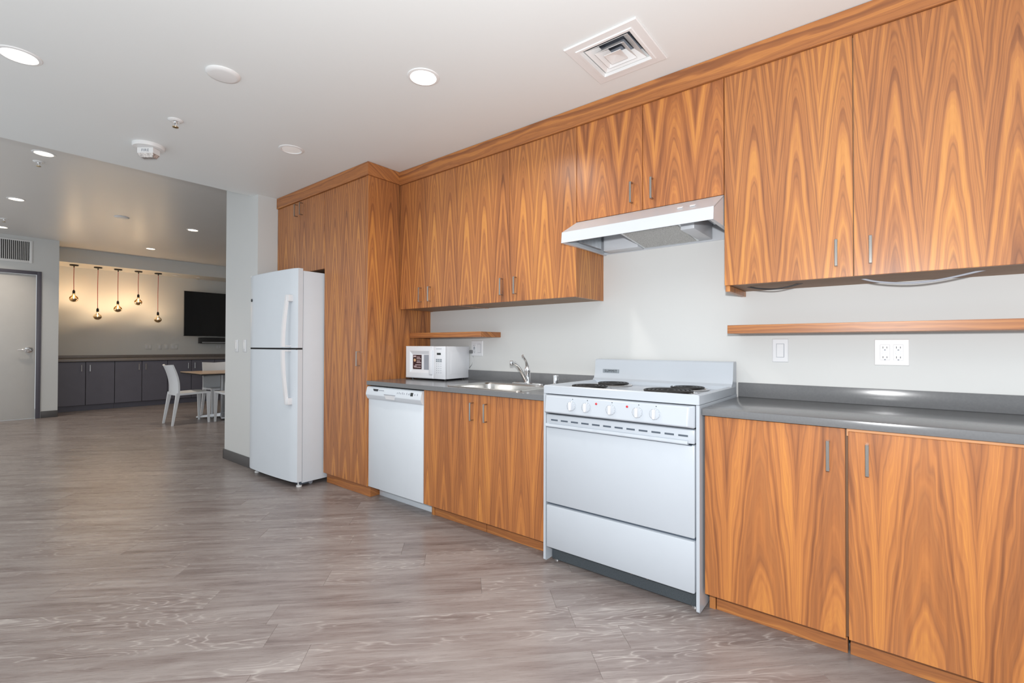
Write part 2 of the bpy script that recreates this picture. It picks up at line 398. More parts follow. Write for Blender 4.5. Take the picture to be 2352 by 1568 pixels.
# ------------------------------------------------------------------ handles
def handle(parent, org, X, D, z0, z1, w=0.011, out=0.032, name='handle', mat='nickel'):
    """square bar pull on a face at distance D from the wall (facing the room)"""
    mb = MB(org); t = 0.006
    mb.box(X - w / 2, X + w / 2, D + out - t, D + out, z0, z1, 0.0012, 1)
    for z in (z0, z1 - t): mb.box(X - w / 2, X + w / 2, D, D + out - t, z, z + t, 0.0008, 1)
    return mb.build(name, mat, parent)
def door(parent, org, x0, x1, D, z0, z1, mat, hx=None, hz=None, th=0.019):
    o = MB(org).box(x0, x1, D - th, D, z0, z1, 0.0012, 1).build('door', mat, parent)
    if hx is not None: handle(o, org, hx, D, hz[0], hz[1])
    return o

# ------------------------------------------------------------------ kitchen: tall units
G = 0.0016
t = thing('pantry_cabinet', 'tall walnut pantry cabinet with single full-height door beside the refrigerator', 'cabinet', -0.313, 0.3, 0)
MB(t).box(-0.624, -0.014, 0.03, DP - 0.021, 0.088, 2.448).build('body', 'cabinet_inside', t)
MB(t).box(-0.014, 0.0, 0.001, DP + 0.002, 0.088, 2.4495, 0.001, 1).build('end_panel', 'walnut', t)
MB(t).box(-0.034, -0.0155, 0.03, DP - 0.001, 0.088, 2.45, 0.001, 1).build('filler_strip', 'walnut', t)
door(t, t, -0.622, -0.0365, DP, 0.088, 2.448, 'walnut', -0.105, (0.995, 1.108))
MB(t).box(-0.622, -0.002, 0.03, 0.594, 0.0, 0.086, 0.001, 1).build('kick_board', 'walnut_horizontal', t)
t = thing('over_fridge_cabinet', 'walnut wall cabinet with two doors above the white refrigerator', 'cabinet', -1.045, 0.3, 1.80)
MB(t).box(-1.473, -0.628, 0.03, DP - 0.021, 1.80, 2.448).build('body', 'cabinet_inside', t)
door(t, t, -1.473, -1.049, DP, 1.80, 2.448, 'walnut', -1.095, (2.315, 2.425))
door(t, t, -1.046, -0.6255, DP, 1.80, 2.448, 'walnut', -1.000, (2.315, 2.425))
MB().prism_z([(-1.473, 0.0), (-1.473, DP + 0.012), (0.010, DP + 0.012), (0.010, DU + 0.012), (0.010, 0.0)], 2.4505, ZC - 0.002).build('crown_fascia', 'walnut_horizontal', None, label='flat walnut crown board capping the pantry and over-fridge cabinets', cat='trim board')
# ------------------------------------------------------------------ kitchen: wall units
ZL = 1.442
def wall_unit(label, x0, x1, split, z0, hs, mat, end_l=False, end_r=False, valance=0.0):
    t = thing('wall_cabinet', label, 'cabinet', (x0 + x1) / 2, 0.16, z0)
    e = 0.017
    mb = MB(t).box(x0 + e, x1 - e, 0.0, DU - 0.021, z0 + 0.002, 2.44); mb.build('body', 'cabinet_underside', t)
    MB(t).box(x0 + 0.0008, x0 + e, 0.0, DU - 0.0205, z0, 2.44).build('side_panel', mat, t)
    MB(t).box(x1 - e, x1 - 0.0008, 0.0, DU - 0.0205, z0, 2.44).build('side_panel', mat, t)
    for (a, b, hx) in ((x0, split, hs[0]), (split, x1, hs[1])):
        door(t, t, a + G, b - G, DU, z0 + 0.001, 2.442, mat, hx, (z0 + 0.045, z0 + 0.157))
    if valance:
        MB(t).box(x0 + 0.0008, x0 + 0.022, 0.0, DU - 0.0205, z0 - valance, z0).build('light_rail', 'walnut', t)
    return t
wall_unit('narrow two-door walnut wall cabinet next to the pantry, above the microwave', 0.0115, 0.655, 0.318, ZL, (0.272, 0.378), 'walnut')
wall_unit('wide two-door walnut wall cabinet left of the range hood', 0.655, 1.655, 1.146, ZL, (1.088, 1.204), 'walnut')
wall_unit('short two-door walnut wall cabinet directly above the range hood', 1.655, 2.472, 2.062, 1.880, (2.004, 2.118), 'walnut_over_range')
wall_unit('large two-door walnut wall cabinet right of the range hood, cables hanging below', 2.472, 3.62, 2.974, ZL, (2.916, 3.030), 'walnut', valance=0.026)
MB().box(0.0105, 3.625, 0.0, DU + 0.012, 2.4435, ZC - 0.002, 0.001, 1).build('crown_fascia', 'walnut_horizontal', None, label='long flat walnut crown board running above the wall cabinets', cat='trim board')

# ------------------------------------------------------------------ kitchen: base units
ZK, ZT = 0.887, 0.857
def base_unit(name, label, x0, x1, split, hs, mat, drop2=0.0, kicks=None, gap=0.0):
    t = thing(name, label, 'cabinet', (x0 + x1) / 2, 0.3, 0)
    MB(t).box(x0 + 0.001, x1 - 0.001, 0.0, DB - 0.021, 0.09, ZT - 0.002 if 'sink' not in name else 0.62).build('body', 'cabinet_inside', t)
    if 'sink' in name: MB(t).box(x0 + 0.001, x1 - 0.001, 0.588, DB - 0.021, 0.62, ZT - 0.002).build('front_rail', 'raw_edge', t)
    else: MB(t).box(split, x1 - 0.001, DB - 0.021, DB - 0.006, ZT - 0.03, ZT - 0.003).build('front_rail', 'raw_edge', t)
    door(t, t, x0 + G, split - gap / 2 - G, DB, 0.089, ZT - 0.004, mat, hs[0], (0.695, 0.806))
    door(t, t, split + gap / 2 + G, x1 - G, DB, 0.089, ZT - 0.004 - drop2, mat, hs[1], (0.695, 0.806))
    for a, b in kicks: MB(t).box(a, b, 0.50, 0.541, 0.0, 0.086, 0.001, 1).build('kick_board', 'walnut_horizontal', t)
    return t
t = base_unit('sink_base_cabinet', 'walnut sink base cabinet with two doors between dishwasher and stove', 0.634, 1.632, 1.136, (1.09, 1.203), 'walnut_sink', kicks=((0.668, 1.137), (1.142, 1.628)))
MB(t).box(0.640, 0.666, 0.42, 0.545, 0.0, 0.088).build('side_leg', 'walnut', t)
t = base_unit('base_cabinet', 'large walnut base cabinet with two wide doors right of the stove', 2.463, 3.62, 2.965, (2.909, 3.025), 'walnut_base', 0.009, ((2.492, 2.962), (2.970, 3.616)), 0.006)
MB(t).box(2.464, 2.489, 0.42, 0.545, 0.0, 0.088).build('side_leg', 'walnut', t)

# worktops with upstand
SX0, SX1, SD0, SD1 = 0.80, 1.42, 0.075, 0.575          # sink outer flange
mb = MB(); hx0, hx1, hd0, hd1 = SX0 + 0.02, SX1 - 0.02, SD0 + 0.02, SD1 - 0.02
wt = thing('worktop', 'grey solid-surface worktop carrying the sink and microwave', 'worktop', 0.8, 0.3, ZT)
mb = MB(wt)
for a in ((0.0015, hx0, 0.0, 0.634), (hx1, 1.634, 0.0, 0.634), (hx0, hx1, 0.0, hd0), (hx0, hx1, hd1, 0.634)):
    mb.box(a[0], a[1], a[2], a[3], ZT, ZK)
bmesh.ops.remove_doubles(mb.bm, verts=mb.bm.verts, dist=1e-5)
mb.build('top', 'quartz_grey', wt)
MB(wt).box(0.0015, 1.634, 0.0, 0.02, ZK, 0.962, 0.0015).build('upstand', 'quartz_grey', wt)
wt = thing('worktop', 'grey solid-surface worktop on the right base cabinet with bright flash glare', 'worktop', 3.0, 0.3, ZT)
MB(wt).box(2.459, 3.64, 0.0, 0.634, ZT, ZK, 0.0015).build('top', 'quartz_grey', wt)
MB(wt).box(2.459, 3.64, 0.0, 0.02, ZK, 0.962, 0.0015).build('upstand', 'quartz_grey', wt)

# floating shelves
MB().box(0.0015, 0.792, 0.0, 0.225, 1.217, 1.256, 0.0008, 1).build('floating_shelf', 'walnut_shelf', None, label='short walnut floating shelf above the microwave', cat='shelf')
MB().box(2.458, 3.75, 0.0, 0.225, 1.217, 1.258, 0.0008, 1).build('floating_shelf', 'walnut_shelf', None, label='long walnut floating shelf above the outlet plates, right of the stove', cat='shelf')

# ------------------------------------------------------------------ refrigerator
t = thing('refrigerator', 'white top-freezer refrigerator with curved handles in the wall alcove', 'refrigerator', -0.634, 0.80, 0, rz=R(2.0))
# local frame: x=0 right side, going negative to the left, y=0 body front
W = 0.815
def Lb(x0, x1, y0, y1, z0, z1, bev=0): 
    mb = MB(); mb.box(x0, x1, -y1, -y0, z0, z1, bev); return mb
Lb(-W + 0.004, -0.004, 0.0, 0.70, 0.035, 1.762, 0.004).build('case', 'fridge_white', t)
def fdoor(z0, z1):
    pts = []
    N = 16
    for k in range(N + 1):
        u = k / N; x = -W + W * u
        bow = 0.058 + 0.016 * (1 - (2 * u - 1) ** 2)
        if k in (0, N): bow -= 0.012
        pts.append((x, bow))
    poly = [(-W, 0.006)] + [(p[0], p[1]) for p in pts] + [(0, 0.006)]
    mb = MB(); mb.loft([[(x, d, z0) for x, d in poly], [(x, d, z0 + 0.004) for x, d in poly], [(x, d, z1 - 0.004) for x, d in poly], [(x, d if d < 0.01 else d - 0.003, z1) for x, d in poly]])
    return mb.build('door', 'fridge_white', t)
f1 = fdoor(1.132, 1.778); f2_ = fdoor(0.05, 1.118)
Lb(-W + 0.01, -0.01, -0.05, -0.002, 1.117, 1.133).build('door_gasket', 'gap_black', t)
for f, za, zb, s in ((f1, 1.56, 1.14, 1), (f2_, 0.675, 1.115, -1)):
    X = -0.085; N = 12; lp = []
    for k in range(N + 1):
        u = k / N; z = za + (zb - za) * u
        dd = 0.092 + 0.035 * math.sin(u * PI / 2)
        hw = 0.017; ht = 0.011
        lp.append([(X - hw, dd - ht, z), (X - hw * 0.7, dd + ht, z), (X + hw * 0.7, dd + ht, z), (X + hw, dd - ht, z)])
    mb = MB(); mb.loft(lp)
    mb.box(X - 0.018, X + 0.034, 0.058, 0.100, min(za - 0.002, za - 0.052 * s), max(za + 0.002, za - 0.052 * s), 0.005)
    mb.box(X - 0.014, X + 0.014, 0.058, 0.122, min(zb, zb + 0.012 * s), max(zb, zb + 0.012 * s), 0.003)
    mb.build('handle', 'white_plastic', f)
MB().lathe([(0.014, 0), (0.014, 0.003)], (-W + 0.06, 0.064, 1.555), 'd').build('badge', 'dark_print', f1)
Lb(-W + 0.02, -0.02, -0.008, 0.06, 0.02, 0.048).build('kick_grille', 'slot_dark', t)
for x in (-0.05, -W + 0.05):
    MB().lathe([(0.022, 0), (0.022, 0.012), (0.012, 0.016), (0.012, 0.04)], (x, 0.0, 0.0), 'z', 16).build('foot', 'fixture_white', t)
    MB().lathe([(0.018, -0.012), (0.018, 0.012)], (x - 0.01, -0.10, 0.018), 'x', 16).build('roller', 'grey_print', t)
Lb(-W + 0.01, -W + 0.09, -0.055, 0.0, 1.764, 1.782, 0.003).build('hinge_cover', 'fixture_white', t)

# ------------------------------------------------------------------ dishwasher
t = thing('dishwasher', 'white built-in dishwasher with top control strip under the worktop', 'dishwasher', 0.316, 0.3, 0)
MB(t).box(0.006, 0.628, 0.02, 0.585, 0.09, 0.845).build('tub', 'grey_print', t)
MB(t).box(0.004, 0.630, 0.585, 0.618, 0.089, 0.752, 0.004).build('door_panel', 'fridge_white', t)
poly = [(0.585, 0.752), (0.622, 0.752), (0.632, 0.765), (0.641, 0.785), (0.641, 0.795), (0.630, 0.838), (0.622, 0.846), (0.585, 0.846)]
cp = MB(t).prism_x(poly, 0.003, 0.631).build('control_panel', 'fridge_white', t)
MB(t).loft([[(0.235, 0.6405, 0.796), (0.355, 0.6405, 0.796), (0.345, 0.635, 0.767), (0.245, 0.635, 0.767)], [(0.235, 0.644, 0.797), (0.355, 0.644, 0.797), (0.345, 0.639, 0.766), (0.245, 0.639, 0.766)]]).build('handle_pocket', 'white_plastic', cp)
MB(t).box(0.230, 0.358, 0.640, 0.6455, 0.796, 0.800, 0.001).build('handle_lip', 'grey_print', cp)
def on_panel(mb, x0, x1, z0, z1):
    dz = lambda z: 0.641 - (z - 0.795) * 0.256 + 0.0006
    mb.loft([[(x0, dz(z0), z0), (x1, dz(z0), z0), (x1, dz(z1), z1), (x0, dz(z1), z1)], [(x0, dz(z0) + .0008, z0), (x1, dz(z0) + .0008, z0), (x1, dz(z1) + .0008, z1), (x0, dz(z1) + .0008, z1)]])
mb = MB(t); dz = lambda z: 0.641 - (z - 0.795) * 0.256 + 0.0006
mb.loft([[(0.098, dz(0.816), 0.816), (0.146, dz(0.816), 0.816), (0.150, dz(0.831), 0.831), (0.084, dz(0.831), 0.831)], [(0.098, dz(0.816) + .001, 0.816), (0.146, dz(0.816) + .001, 0.816), (0.150, dz(0.831) + .001, 0.831), (0.084, dz(0.831) + .001, 0.831)]])
mb.build('badge', 'dark_print', cp)
mb = MB(t)
for k in range(7): on_panel(mb, 0.158 + k * 0.009, 0.164 + k * 0.009, 0.821, 0.827)
mb.build('badge_lettering', 'grey_print', cp)
mb = MB(t); on_panel(mb, 0.520, 0.546, 0.806, 0.829); mb.build('display', 'display_green', cp)
for k, x in enumerate((0.372, 0.392, 0.411, 0.430, 0.449, 0.476, 0.496, 0.510, 0.562, 0.590)):
    mb = MB(t); on_panel(mb, x, x + 0.006, 0.812, 0.826 if k % 2 else 0.822); mb.build('button', 'grey_print', cp)
MB(t).box(0.012, 0.632, 0.50, 0.52, 0.0, 0.085, 0.002).build('kick_panel', 'fridge_white', t)
MB(t).box(0.012, 0.626, 0.52, 0.585, 0.085, 0.089).build('bottom_gap', 'slot_dark', t)

# ------------------------------------------------------------------ stove
X0, X1, DS = 1.646, 2.455, 0.654
XM = (X0 + X1) / 2
t = thing('stove', 'white freestanding electric coil stove with five knobs and backguard', 'stove', XM, 0.35, 0)
for a, b in ((X0, X0 + 0.014), (X1 - 0.014, X1)):
    MB(t).prism_x([(0.03, 0.016), (DS - 0.005, 0.016), (DS, 0.022), (DS, 0.90), (0.03, 0.90)], a, b).build('side_panel', 'white_enamel', t)
MB(t).box(X0 + 0.014, X1 - 0.014, 0.03, 0.60, 0.10, 0.90).build('body', 'gap_black', t)
# cooktop pan with raised rim
ct = MB(t).loft([rrect(X0, X1, 0.05, DS + 0.004, 0.006, 0.902), rrect(X0, X1, 0.05, DS + 0.004, 0.006, 0.940), rrect(X0 + 0.004, X1 - 0.004, 0.054, DS, 0.008, 0.945),
                 rrect(X0 + 0.018, X1 - 0.018, 0.07, DS - 0.012, 0.016, 0.945), rrect(X0 + 0.034, X1 - 0.034, 0.09, DS - 0.030, 0.03, 0.931), rrect(X0 + 0.05, X1 - 0.05, 0.12, DS - 0.045, 0.03, 0.928)]).build('cooktop', 'white_enamel', t)
def burner(X, D, r, turns, rz):
    b = MB(t).lathe([(r + 0.012, 0.0), (r + 0.014, 0.004), (r + 0.006, 0.0065), (r - 0.004, 0.004), (r * 0.75, -0.006), (r * 0.25, -0.010), (0.001, -0.010)], (X, D, 0.9290), 'z', 40).build('drip_bowl', 'drip_pan', t)
    pts = []; N = turns * 26
    r0 = 0.022
    for k in range(N + 1):
        u = k / N; a = u * turns * 2 * PI + rz; rr = r0 + (r - 0.006 - r0) * u
        pts.append((X + rr * math.cos(a), D + rr * math.sin(a), 0.9400))
    ex, ey = pts[-1][0], pts[-1][1]
    MB(t).tube(pts, 0.0052, 8).build('coil', 'coil_black', b)
    mb = MB(t)
    for q in range(3):
        a = rz + q * 2 * PI / 3 + 0.5; c, s_ = math.cos(a), math.sin(a)
        mb.tube([(X + 0.012 * c, D + 0.012 * s_, 0.9325), (X + (r - 0.002) * c, D + (r - 0.002) * s_, 0.9325)], 0.003, 6)
    mb.build('coil_support', 'steel', b)
burner(1.835, 0.505, 0.104, 4, 0.4); burner(2.252, 0.487, 0.126, 5, 1.2); burner(1.842, 0.245, 0.100, 4, 2.0); burner(2.272, 0.245, 0.090, 4, 3.1)
MB(t).box(1.985, 2.075, 0.585, 0.592, 0.9276, 0.9286).build('cooktop_mark', 'grey_print', t)
# backguard
pf = [(0.03, 0.90), (0.03, 1.066), (0.036, 1.073), (0.086, 1.073), (0.092, 1.066), (0.096, 1.03), (0.100, 0.985), (0.112, 0.958), (0.128, 0.946), (0.128, 0.90)]
bg = MB(t).prism_x(pf, X0 + 0.002, X1 - 0.002).build('backguard', 'white_enamel', t)
MB(t).box(1.703, 1.812, 0.0965, 0.1008, 0.989, 1.012, 0.0006, 1).build('nameplate', 'badge_grey', bg)
me = text_mesh('nameplate_lettering', 'SUMMIT', 0.021, 0.0006); me.materials.append(MATS['dark_print'])
o = bpy.data.objects.new('nameplate_lettering', me); COL.objects.link(o); o.parent = bg
o.rotation_euler = (R(90), 0, 0); o.location = Vector((1.7575, -0.1012, 1.0005)) - Vector(t.location)
# control panel
cpl = MB(t).loft([[(X0 + 0.010, 0.60, 0.897), (X1 - 0.018, 0.60, 0.897), (X1 - 0.018, 0.60, 0.800), (X0 + 0.010, 0.60, 0.800)],
                  [(X0 + 0.010, 0.655, 0.897), (X1 - 0.018, 0.655, 0.897), (X1 - 0.018, 0.660, 0.800), (X0 + 0.010, 0.660, 0.800)],
                  [(X0 + 0.030, 0.676, 0.893), (X1 - 0.040, 0.676, 0.893), (X1 - 0.040, 0.690, 0.808), (X0 + 0.030, 0.690, 0.808)]]).build('control_panel', 'white_enamel', t)
mbv = cpl.modifiers.new('soft_edge', 'BEVEL'); mbv.width = 0.006; mbv.segments = 3; mbv.limit_method = 'ANGLE'
pd = lambda z: 0.676 + (0.893 - z) / 0.085 * 0.014
for X in (1.836, 1.921, 2.054, 2.188, 2.270):
    z = 0.850; k = MB(t).lathe([(0.025, -0.004), (0.025, 0.004), (0.022, 0.007), (0.001, 0.0075)], (X, pd(z), z), 'd', 28).build('knob', 'white_enamel', t)
    MB(t).box(X - 0.006, X + 0.006, pd(z) + 0.004, pd(z) + 0.022, z - 0.021, z + 0.021, 0.003).build('grip', 'white_plastic', k)
    mb = MB(t)
    for q in range(11):
        a = R(-60 + q * 30); rr = 0.0228
        mb.box(X + rr * math.cos(a) - 0.0012, X + rr * math.cos(a) + 0.0012, pd(z) + 0.0052, pd(z) + 0.0072, z + rr * math.sin(a) - 0.0012, z + rr * math.sin(a) + 0.0012)
    mb.build('dial_marks', 'grey_print', k)
    MB(t).lathe([(0.0022, 0), (0.0022, 0.0012)], (X + 0.004, pd(0.884), 0.884), 'd', 10).build('burner_mark', 'dark_print', cpl)
for X in (1.975, 2.136): MB(t).lathe([(0.0052, 0), (0.0052, 0.003), (0.003, 0.0045), (0.0005, 0.005)], (X, pd(0.872), 0.872), 'd', 16).build('indicator_light', 'indicator_red', t)
# oven door
od = MB(t).box(X0 + 0.022, X1 - 0.018, 0.61, 0.664, 0.330, 0.728, 0.006).build('oven_door', 'white_enamel', t)
dt = MB(t).box(X0 + 0.022, X1 - 0.018, 0.61, 0.664, 0.733, 0.794, 0.006).build('vent_trim', 'white_enamel', od)
MB(t).prism_x([(0.655, 0.728), (0.674, 0.730), (0.676, 0.735), (0.672, 0.746), (0.664, 0.748), (0.655, 0.742)], X0 + 0.026, X1 - 0.044).build('door_pull', 'white_enamel', od)
MB(t).box(X0 + 0.026, X1 - 0.03, 0.62, 0.6655, 0.7255, 0.7285).build('pull_gap', 'slot_dark', od)
for k in range(12):
    x = 1.700 + k * 0.0607
    MB(t).box(x, x + 0.042, 0.6635, 0.6650, 0.762, 0.770, 0.0006, 1).build('vent_slot', 'slot_dark', dt)
MB(t).box(X0 + 0.024, X1 - 0.018, 0.60, 0.664, 0.095, 0.318, 0.007).build('storage_drawer', 'white_enamel', t)
MB(t).box(X0 + 0.026, X1 - 0.020, 0.60, 0.645, 0.318, 0.331).build('drawer_gap', 'slot_dark', t)
kp = MB(t).box(X0 + 0.020, X1 - 0.014, 0.585, 0.600, 0.012, 0.10).build('kick_plate', 'kick_grey', t)
for x in (2.12, 2.20): MB(t).lathe([(0.004, 0), (0.004, 0.002)], (x, 0.600, 0.066), 'd', 10).build('screw', 'nickel', kp)
for x in (X0 + 0.035, X1 - 0.045): MB(t).lathe([(0.018, 0), (0.018, 0.006), (0.007, 0.008), (0.007, 0.03)], (x, 0.572, 0), 'z', 16).build('levelling_foot', 'galvanised', t)

# ------------------------------------------------------------------ range hood
HX0, HX1 = 1.657, 2.470
t = thing('range_hood', 'white under-cabinet range hood with mesh filter above the stove', 'range hood', (HX0 + HX1) / 2, 0.2, 1.727)
sec = [(0.0, 1.8785), (0.334, 1.8785), (0.497, 1.788), (0.503, 1.728)]
def slab(pts, th, x0, x1, nrm):   # a folded sheet: outer line pts, offset inward
    q = [(d - nrm[k][0] * th, z - nrm[k][1] * th) for k, (d, z) in enumerate(pts)]
    return MB(t).prism_x(pts + q[::-1], x0, x1)
MB(t).prism_x([(0.0, 1.8785), (0.334, 1.8785), (0.497, 1.788), (0.503, 1.728), (0.497, 1.728), (0.491, 1.785), (0.332, 1.8725), (0.0, 1.8725)], HX0, HX1).build('canopy', 'hood_white', t)
side = [(0.0, 1.735), (0.0, 1.8735), (0.333, 1.8735), (0.492, 1.786), (0.498, 1.728)]
for a, b in ((HX0, HX0 + 0.006), (HX1 - 0.006, HX1)): MB(t).prism_x(side, a, b).build('end_panel', 'hood_white', t)
for a, b in ((HX0 + 0.006, HX0 + 0.02), (HX1 - 0.02, HX1 - 0.006)): MB(t).box(a, b, 0.0, 0.49, 1.730, 1.734).build('bottom_flange', 'hood_white', t)
MB(t).box(HX0 + 0.006, HX1 - 0.006, 0.0, 0.006, 1.735, 1.872).build('back_panel', 'hood_white', t)
MB(t).box(HX0 + 0.05, 1.93, 0.006, 0.10, 1.738, 1.835, 0.004).build('wiring_box', 'hood_white', t)
MB(t).box(HX0 + 0.03, HX0 + 0.045, 0.12, 0.36, 1.75, 1.84).build('speckled_plate', 'galvanised', t)
MB(t).box(2.262, 2.33, 0.02, 0.33, 1.742, 1.85, 0.003).build('fan_housing', 'hood_white', t)
MB(t).box(1.94, 2.262, 0.03, 0.35, 1.775, 1.85, 0.003).build('fan_box', 'galvanised', t)
mb = MB(t); fz = lambda d: 1.742 + 0.03 * (d - 0.02) / 0.34
mb.loft([[(1.935, 0.02, fz(.02)), (2.262, 0.02, fz(.02)), (2.262, 0.37, fz(.37)), (1.935, 0.37, fz(.37))], [(1.935, 0.02, fz(.02) + .012), (2.262, 0.02, fz(.02) + .012), (2.262, 0.37, fz(.37) + .012), (1.935, 0.37, fz(.37) + .012)]])
fr_ = mb.build('filter_frame', 'galvanised', t)
mb = MB(t); mb.loft([[(1.95, 0.034, fz(.034) - .002), (2.248, 0.034, fz(.034) - .002), (2.248, 0.335, fz(.335) - .002), (1.95, 0.335, fz(.335) - .002)], [(1.95, 0.034, fz(.034)), (2.248, 0.034, fz(.034)), (2.248, 0.335, fz(.335)), (1.95, 0.335, fz(.335))]])
mb.build('filter_mesh', 'filter_mesh', fr_)
MB(t).box(2.075, 2.115, 0.350, 0.372, fz(.36) - 0.006, fz(.36) - 0.0005, 0.002).build('filter_latch', 'white_plastic', fr_)
MB(t).box(2.36, 2.44, 0.10, 0.30, 1.80, 1.852, 0.004).build('lamp_box', 'galvanised', t)
for x in (2.285, 2.345):
    MB(t).loft([[(x, 0.440, 1.8215), (x + 0.024, 0.440, 1.8215), (x + 0.024, 0.428, 1.8275), (x, 0.428, 1.8275)], [(x, 0.4435, 1.8245), (x + 0.024, 0.4435, 1.8245), (x + 0.024, 0.4315, 1.8315), (x, 0.4315, 1.8315)]]).build('rocker_switch', 'fixture_white', t)

# ------------------------------------------------------------------ sink, tap, air gap
t = thing('sink', 'stainless steel drop-in single-bowl sink set in the grey worktop', 'sink', 1.11, 0.3, 0.70)
bx0, bx1, bd0, bd1 = SX0 + 0.035, SX1 - 0.035, 0.185, SD1 - 0.035
MB(t).loft([rrect(SX0, SX1, SD0, SD1, 0.035, ZK + 0.0005), rrect(SX0 + 0.003, SX1 - 0.003, SD0 + 0.003, SD1 - 0.003, 0.034, ZK + 0.006), rrect(SX0 + 0.014, SX1 - 0.014, SD0 + 0.012, SD1 - 0.014, 0.032, ZK + 0.005),
            rrect(bx0 - 0.006, bx1 + 0.006, bd0 - 0.006, bd1 + 0.006, 0.062, ZK + 0.003), rrect(bx0, bx1, bd0, bd1, 0.06, ZK - 0.006), rrect(bx0 + 0.01, bx1 - 0.01, bd0 + 0.01, bd1 - 0.01, 0.06, ZK - 0.14), rrect(bx0 + 0.04, bx1 - 0.04, bd0 + 0.04, bd1 - 0.04, 0.06, ZK - 0.165)], False, True).build('bowl', 'steel', t)
MB(t).lathe([(0.045, 0), (0.045, 0.003), (0.03, 0.004), (0.02, -0.002), (0.001, -0.002)], (1.11, 0.35, ZK - 0.166), 'z').build('drain', 'chrome', t)
t = thing('faucet', 'chrome single-lever kitchen faucet on the sink deck', 'faucet', 1.14, 0.125, ZK + 0.006)
MB(t).loft([rrect(1.01, 1.27, 0.098, 0.152, 0.026, ZK + 0.0045), rrect(1.012, 1.268, 0.10, 0.15, 0.024, ZK + 0.010), rrect(1.03, 1.25, 0.106, 0.144, 0.018, ZK + 0.014)]).build('base_plate', 'chrome', t)
MB(t).lathe([(0.024, 0.0), (0.023, 0.012), (0.020, 0.03), (0.020, 0.075), (0.022, 0.085), (0.021, 0.098), (0.014, 0.112), (0.001, 0.116)], (1.14, 0.125, ZK + 0.012), 'z', 24).build('body', 'chrome', t)
sp = MB(t).tube([(1.14, 0.135, ZK + 0.022), (1.14, 0.160, ZK + 0.055), (1.14, 0.195, ZK + 0.098), (1.14, 0.235, ZK + 0.134), (1.14, 0.268, ZK + 0.153), (1.14, 0.290, ZK + 0.158)], [0.015, 0.0145, 0.0135, 0.0125, 0.012, 0.012], 14).build('spout', 'chrome', t)
MB(t).lathe([(0.0125, -0.016), (0.014, -0.013), (0.014, 0.010), (0.010, 0.014)], (1.14, 0.298, ZK + 0.154), 'z', 18).build('aerator', 'chrome', sp)
MB(t).tube([(1.14, 0.118, ZK + 0.105), (1.14, 0.128, ZK + 0.135), (1.14, 0.143, ZK + 0.165), (1.14, 0.163, ZK + 0.188), (1.14, 0.182, ZK + 0.200)], [0.016, 0.012, 0.008, 0.0075, 0.009], 12).build('lever', 'chrome', t)
t = MB(thing('dummy', 'x y z w', 'x', 1.367, 0.118, ZK)).lathe([(0.020, 0.004), (0.020, 0.010), (0.0175, 0.012), (0.0175, 0.068), (0.016, 0.073), (0.001, 0.0735)], (1.367, 0.118, ZK), 'z', 24).build('air_gap_cap', 'chrome', None, label='small chrome cylinder air-gap cap behind the sink, beside the stove', cat='air gap')
t.location = (1.367, -0.118, ZK); bpy.data.objects.remove(bpy.data.objects['dummy'])

# ------------------------------------------------------------------ microwave (turned a few degrees)
mw = thing('microwave', 'small white countertop microwave with a dark sticker on its door', 'microwave', 0.272, 0.165, ZK, rz=R(4.5))
# local: x across, y towards wall, z up ; half width .21, half depth .14
hw, hd, zb, zt = 0.212, 0.142, 0.013, 0.262
MB().box(-hw, hw, -hd, hd - 0.022, zb, zt, 0.005).build('case', 'micro_white', mw)
dw_ = MB().loft([rr for rr in ([(-hw, hd - 0.022, zb), (0.085, hd - 0.022, zb), (0.085, hd - 0.022, zt), (-hw, hd - 0.022, zt)], [(-hw, hd - 0.004, zb), (0.088, hd - 0.004, zb), (0.088, hd - 0.004, zt), (-hw, hd - 0.004, zt)], [(-hw + 0.008, hd, zb + 0.006), (0.082, hd, zb + 0.006), (0.082, hd, zt - 0.006), (-hw + 0.008, hd, zt - 0.006)],
                       [(-0.165, hd, 0.055), (0.055, hd, 0.055), (0.055, hd, 0.225), (-0.165, hd, 0.225)], [(-0.148, hd - 0.012, 0.075), (0.045, hd - 0.012, 0.075), (0.045, hd - 0.012, 0.200), (-0.148, hd - 0.012, 0.200)])]).build('door', 'micro_white', mw)
MB().box(-0.020, 0.045, hd - 0.012, hd - 0.0112, 0.080, 0.195).build('window', 'grey_print', dw_)
st = MB().box(-0.140, -0.045, hd - 0.012, hd - 0.0105, 0.082, 0.194, 0.0005, 1).build('sticker', 'sticker_dark', dw_)
mb = MB(); mb.box(-0.134, -0.105, hd - 0.0105, hd - 0.0102, 0.176, 0.188)
for z, a, b in ((0.173, -0.098, -0.062), (0.160, -0.100, -0.052), (0.143, -0.098, -0.060), (0.131, -0.100, -0.050), (0.112, -0.115, -0.052), (0.094, -0.126, -0.054), (0.102, -0.130, -0.100)): mb.box(a, b, hd - 0.0105, hd - 0.0102, z, z + 0.006)
mb.build('sticker_print', 'sticker_text', dw_)
MB().lathe([(0.012, 0), (0.012, 0.0004)], (-0.119, hd - 0.0105, 0.152), 'd', 16).build('sticker_picture', 'sticker_photo', dw_)
MB().box(0.050, 0.084, hd - 0.002, hd + 0.010, 0.045, 0.235, 0.004).build('handle', 'micro_white', dw_)
pn = MB().box(0.0905, hw, hd - 0.022, hd + 0.001, zb, zt, 0.005).build('control_panel', 'micro_white', mw)
MB().box(0.128, 0.168, hd + 0.001, hd + 0.0016, 0.196, 0.212).build('display', 'display_green', pn)
mb = MB()
for k in range(8): mb.box(0.120 + k * 0.0072, 0.1252 + k * 0.0072, hd + 0.001, hd + 0.0014, 0.240, 0.2440)
mb.build('lettering', 'grey_print', pn)
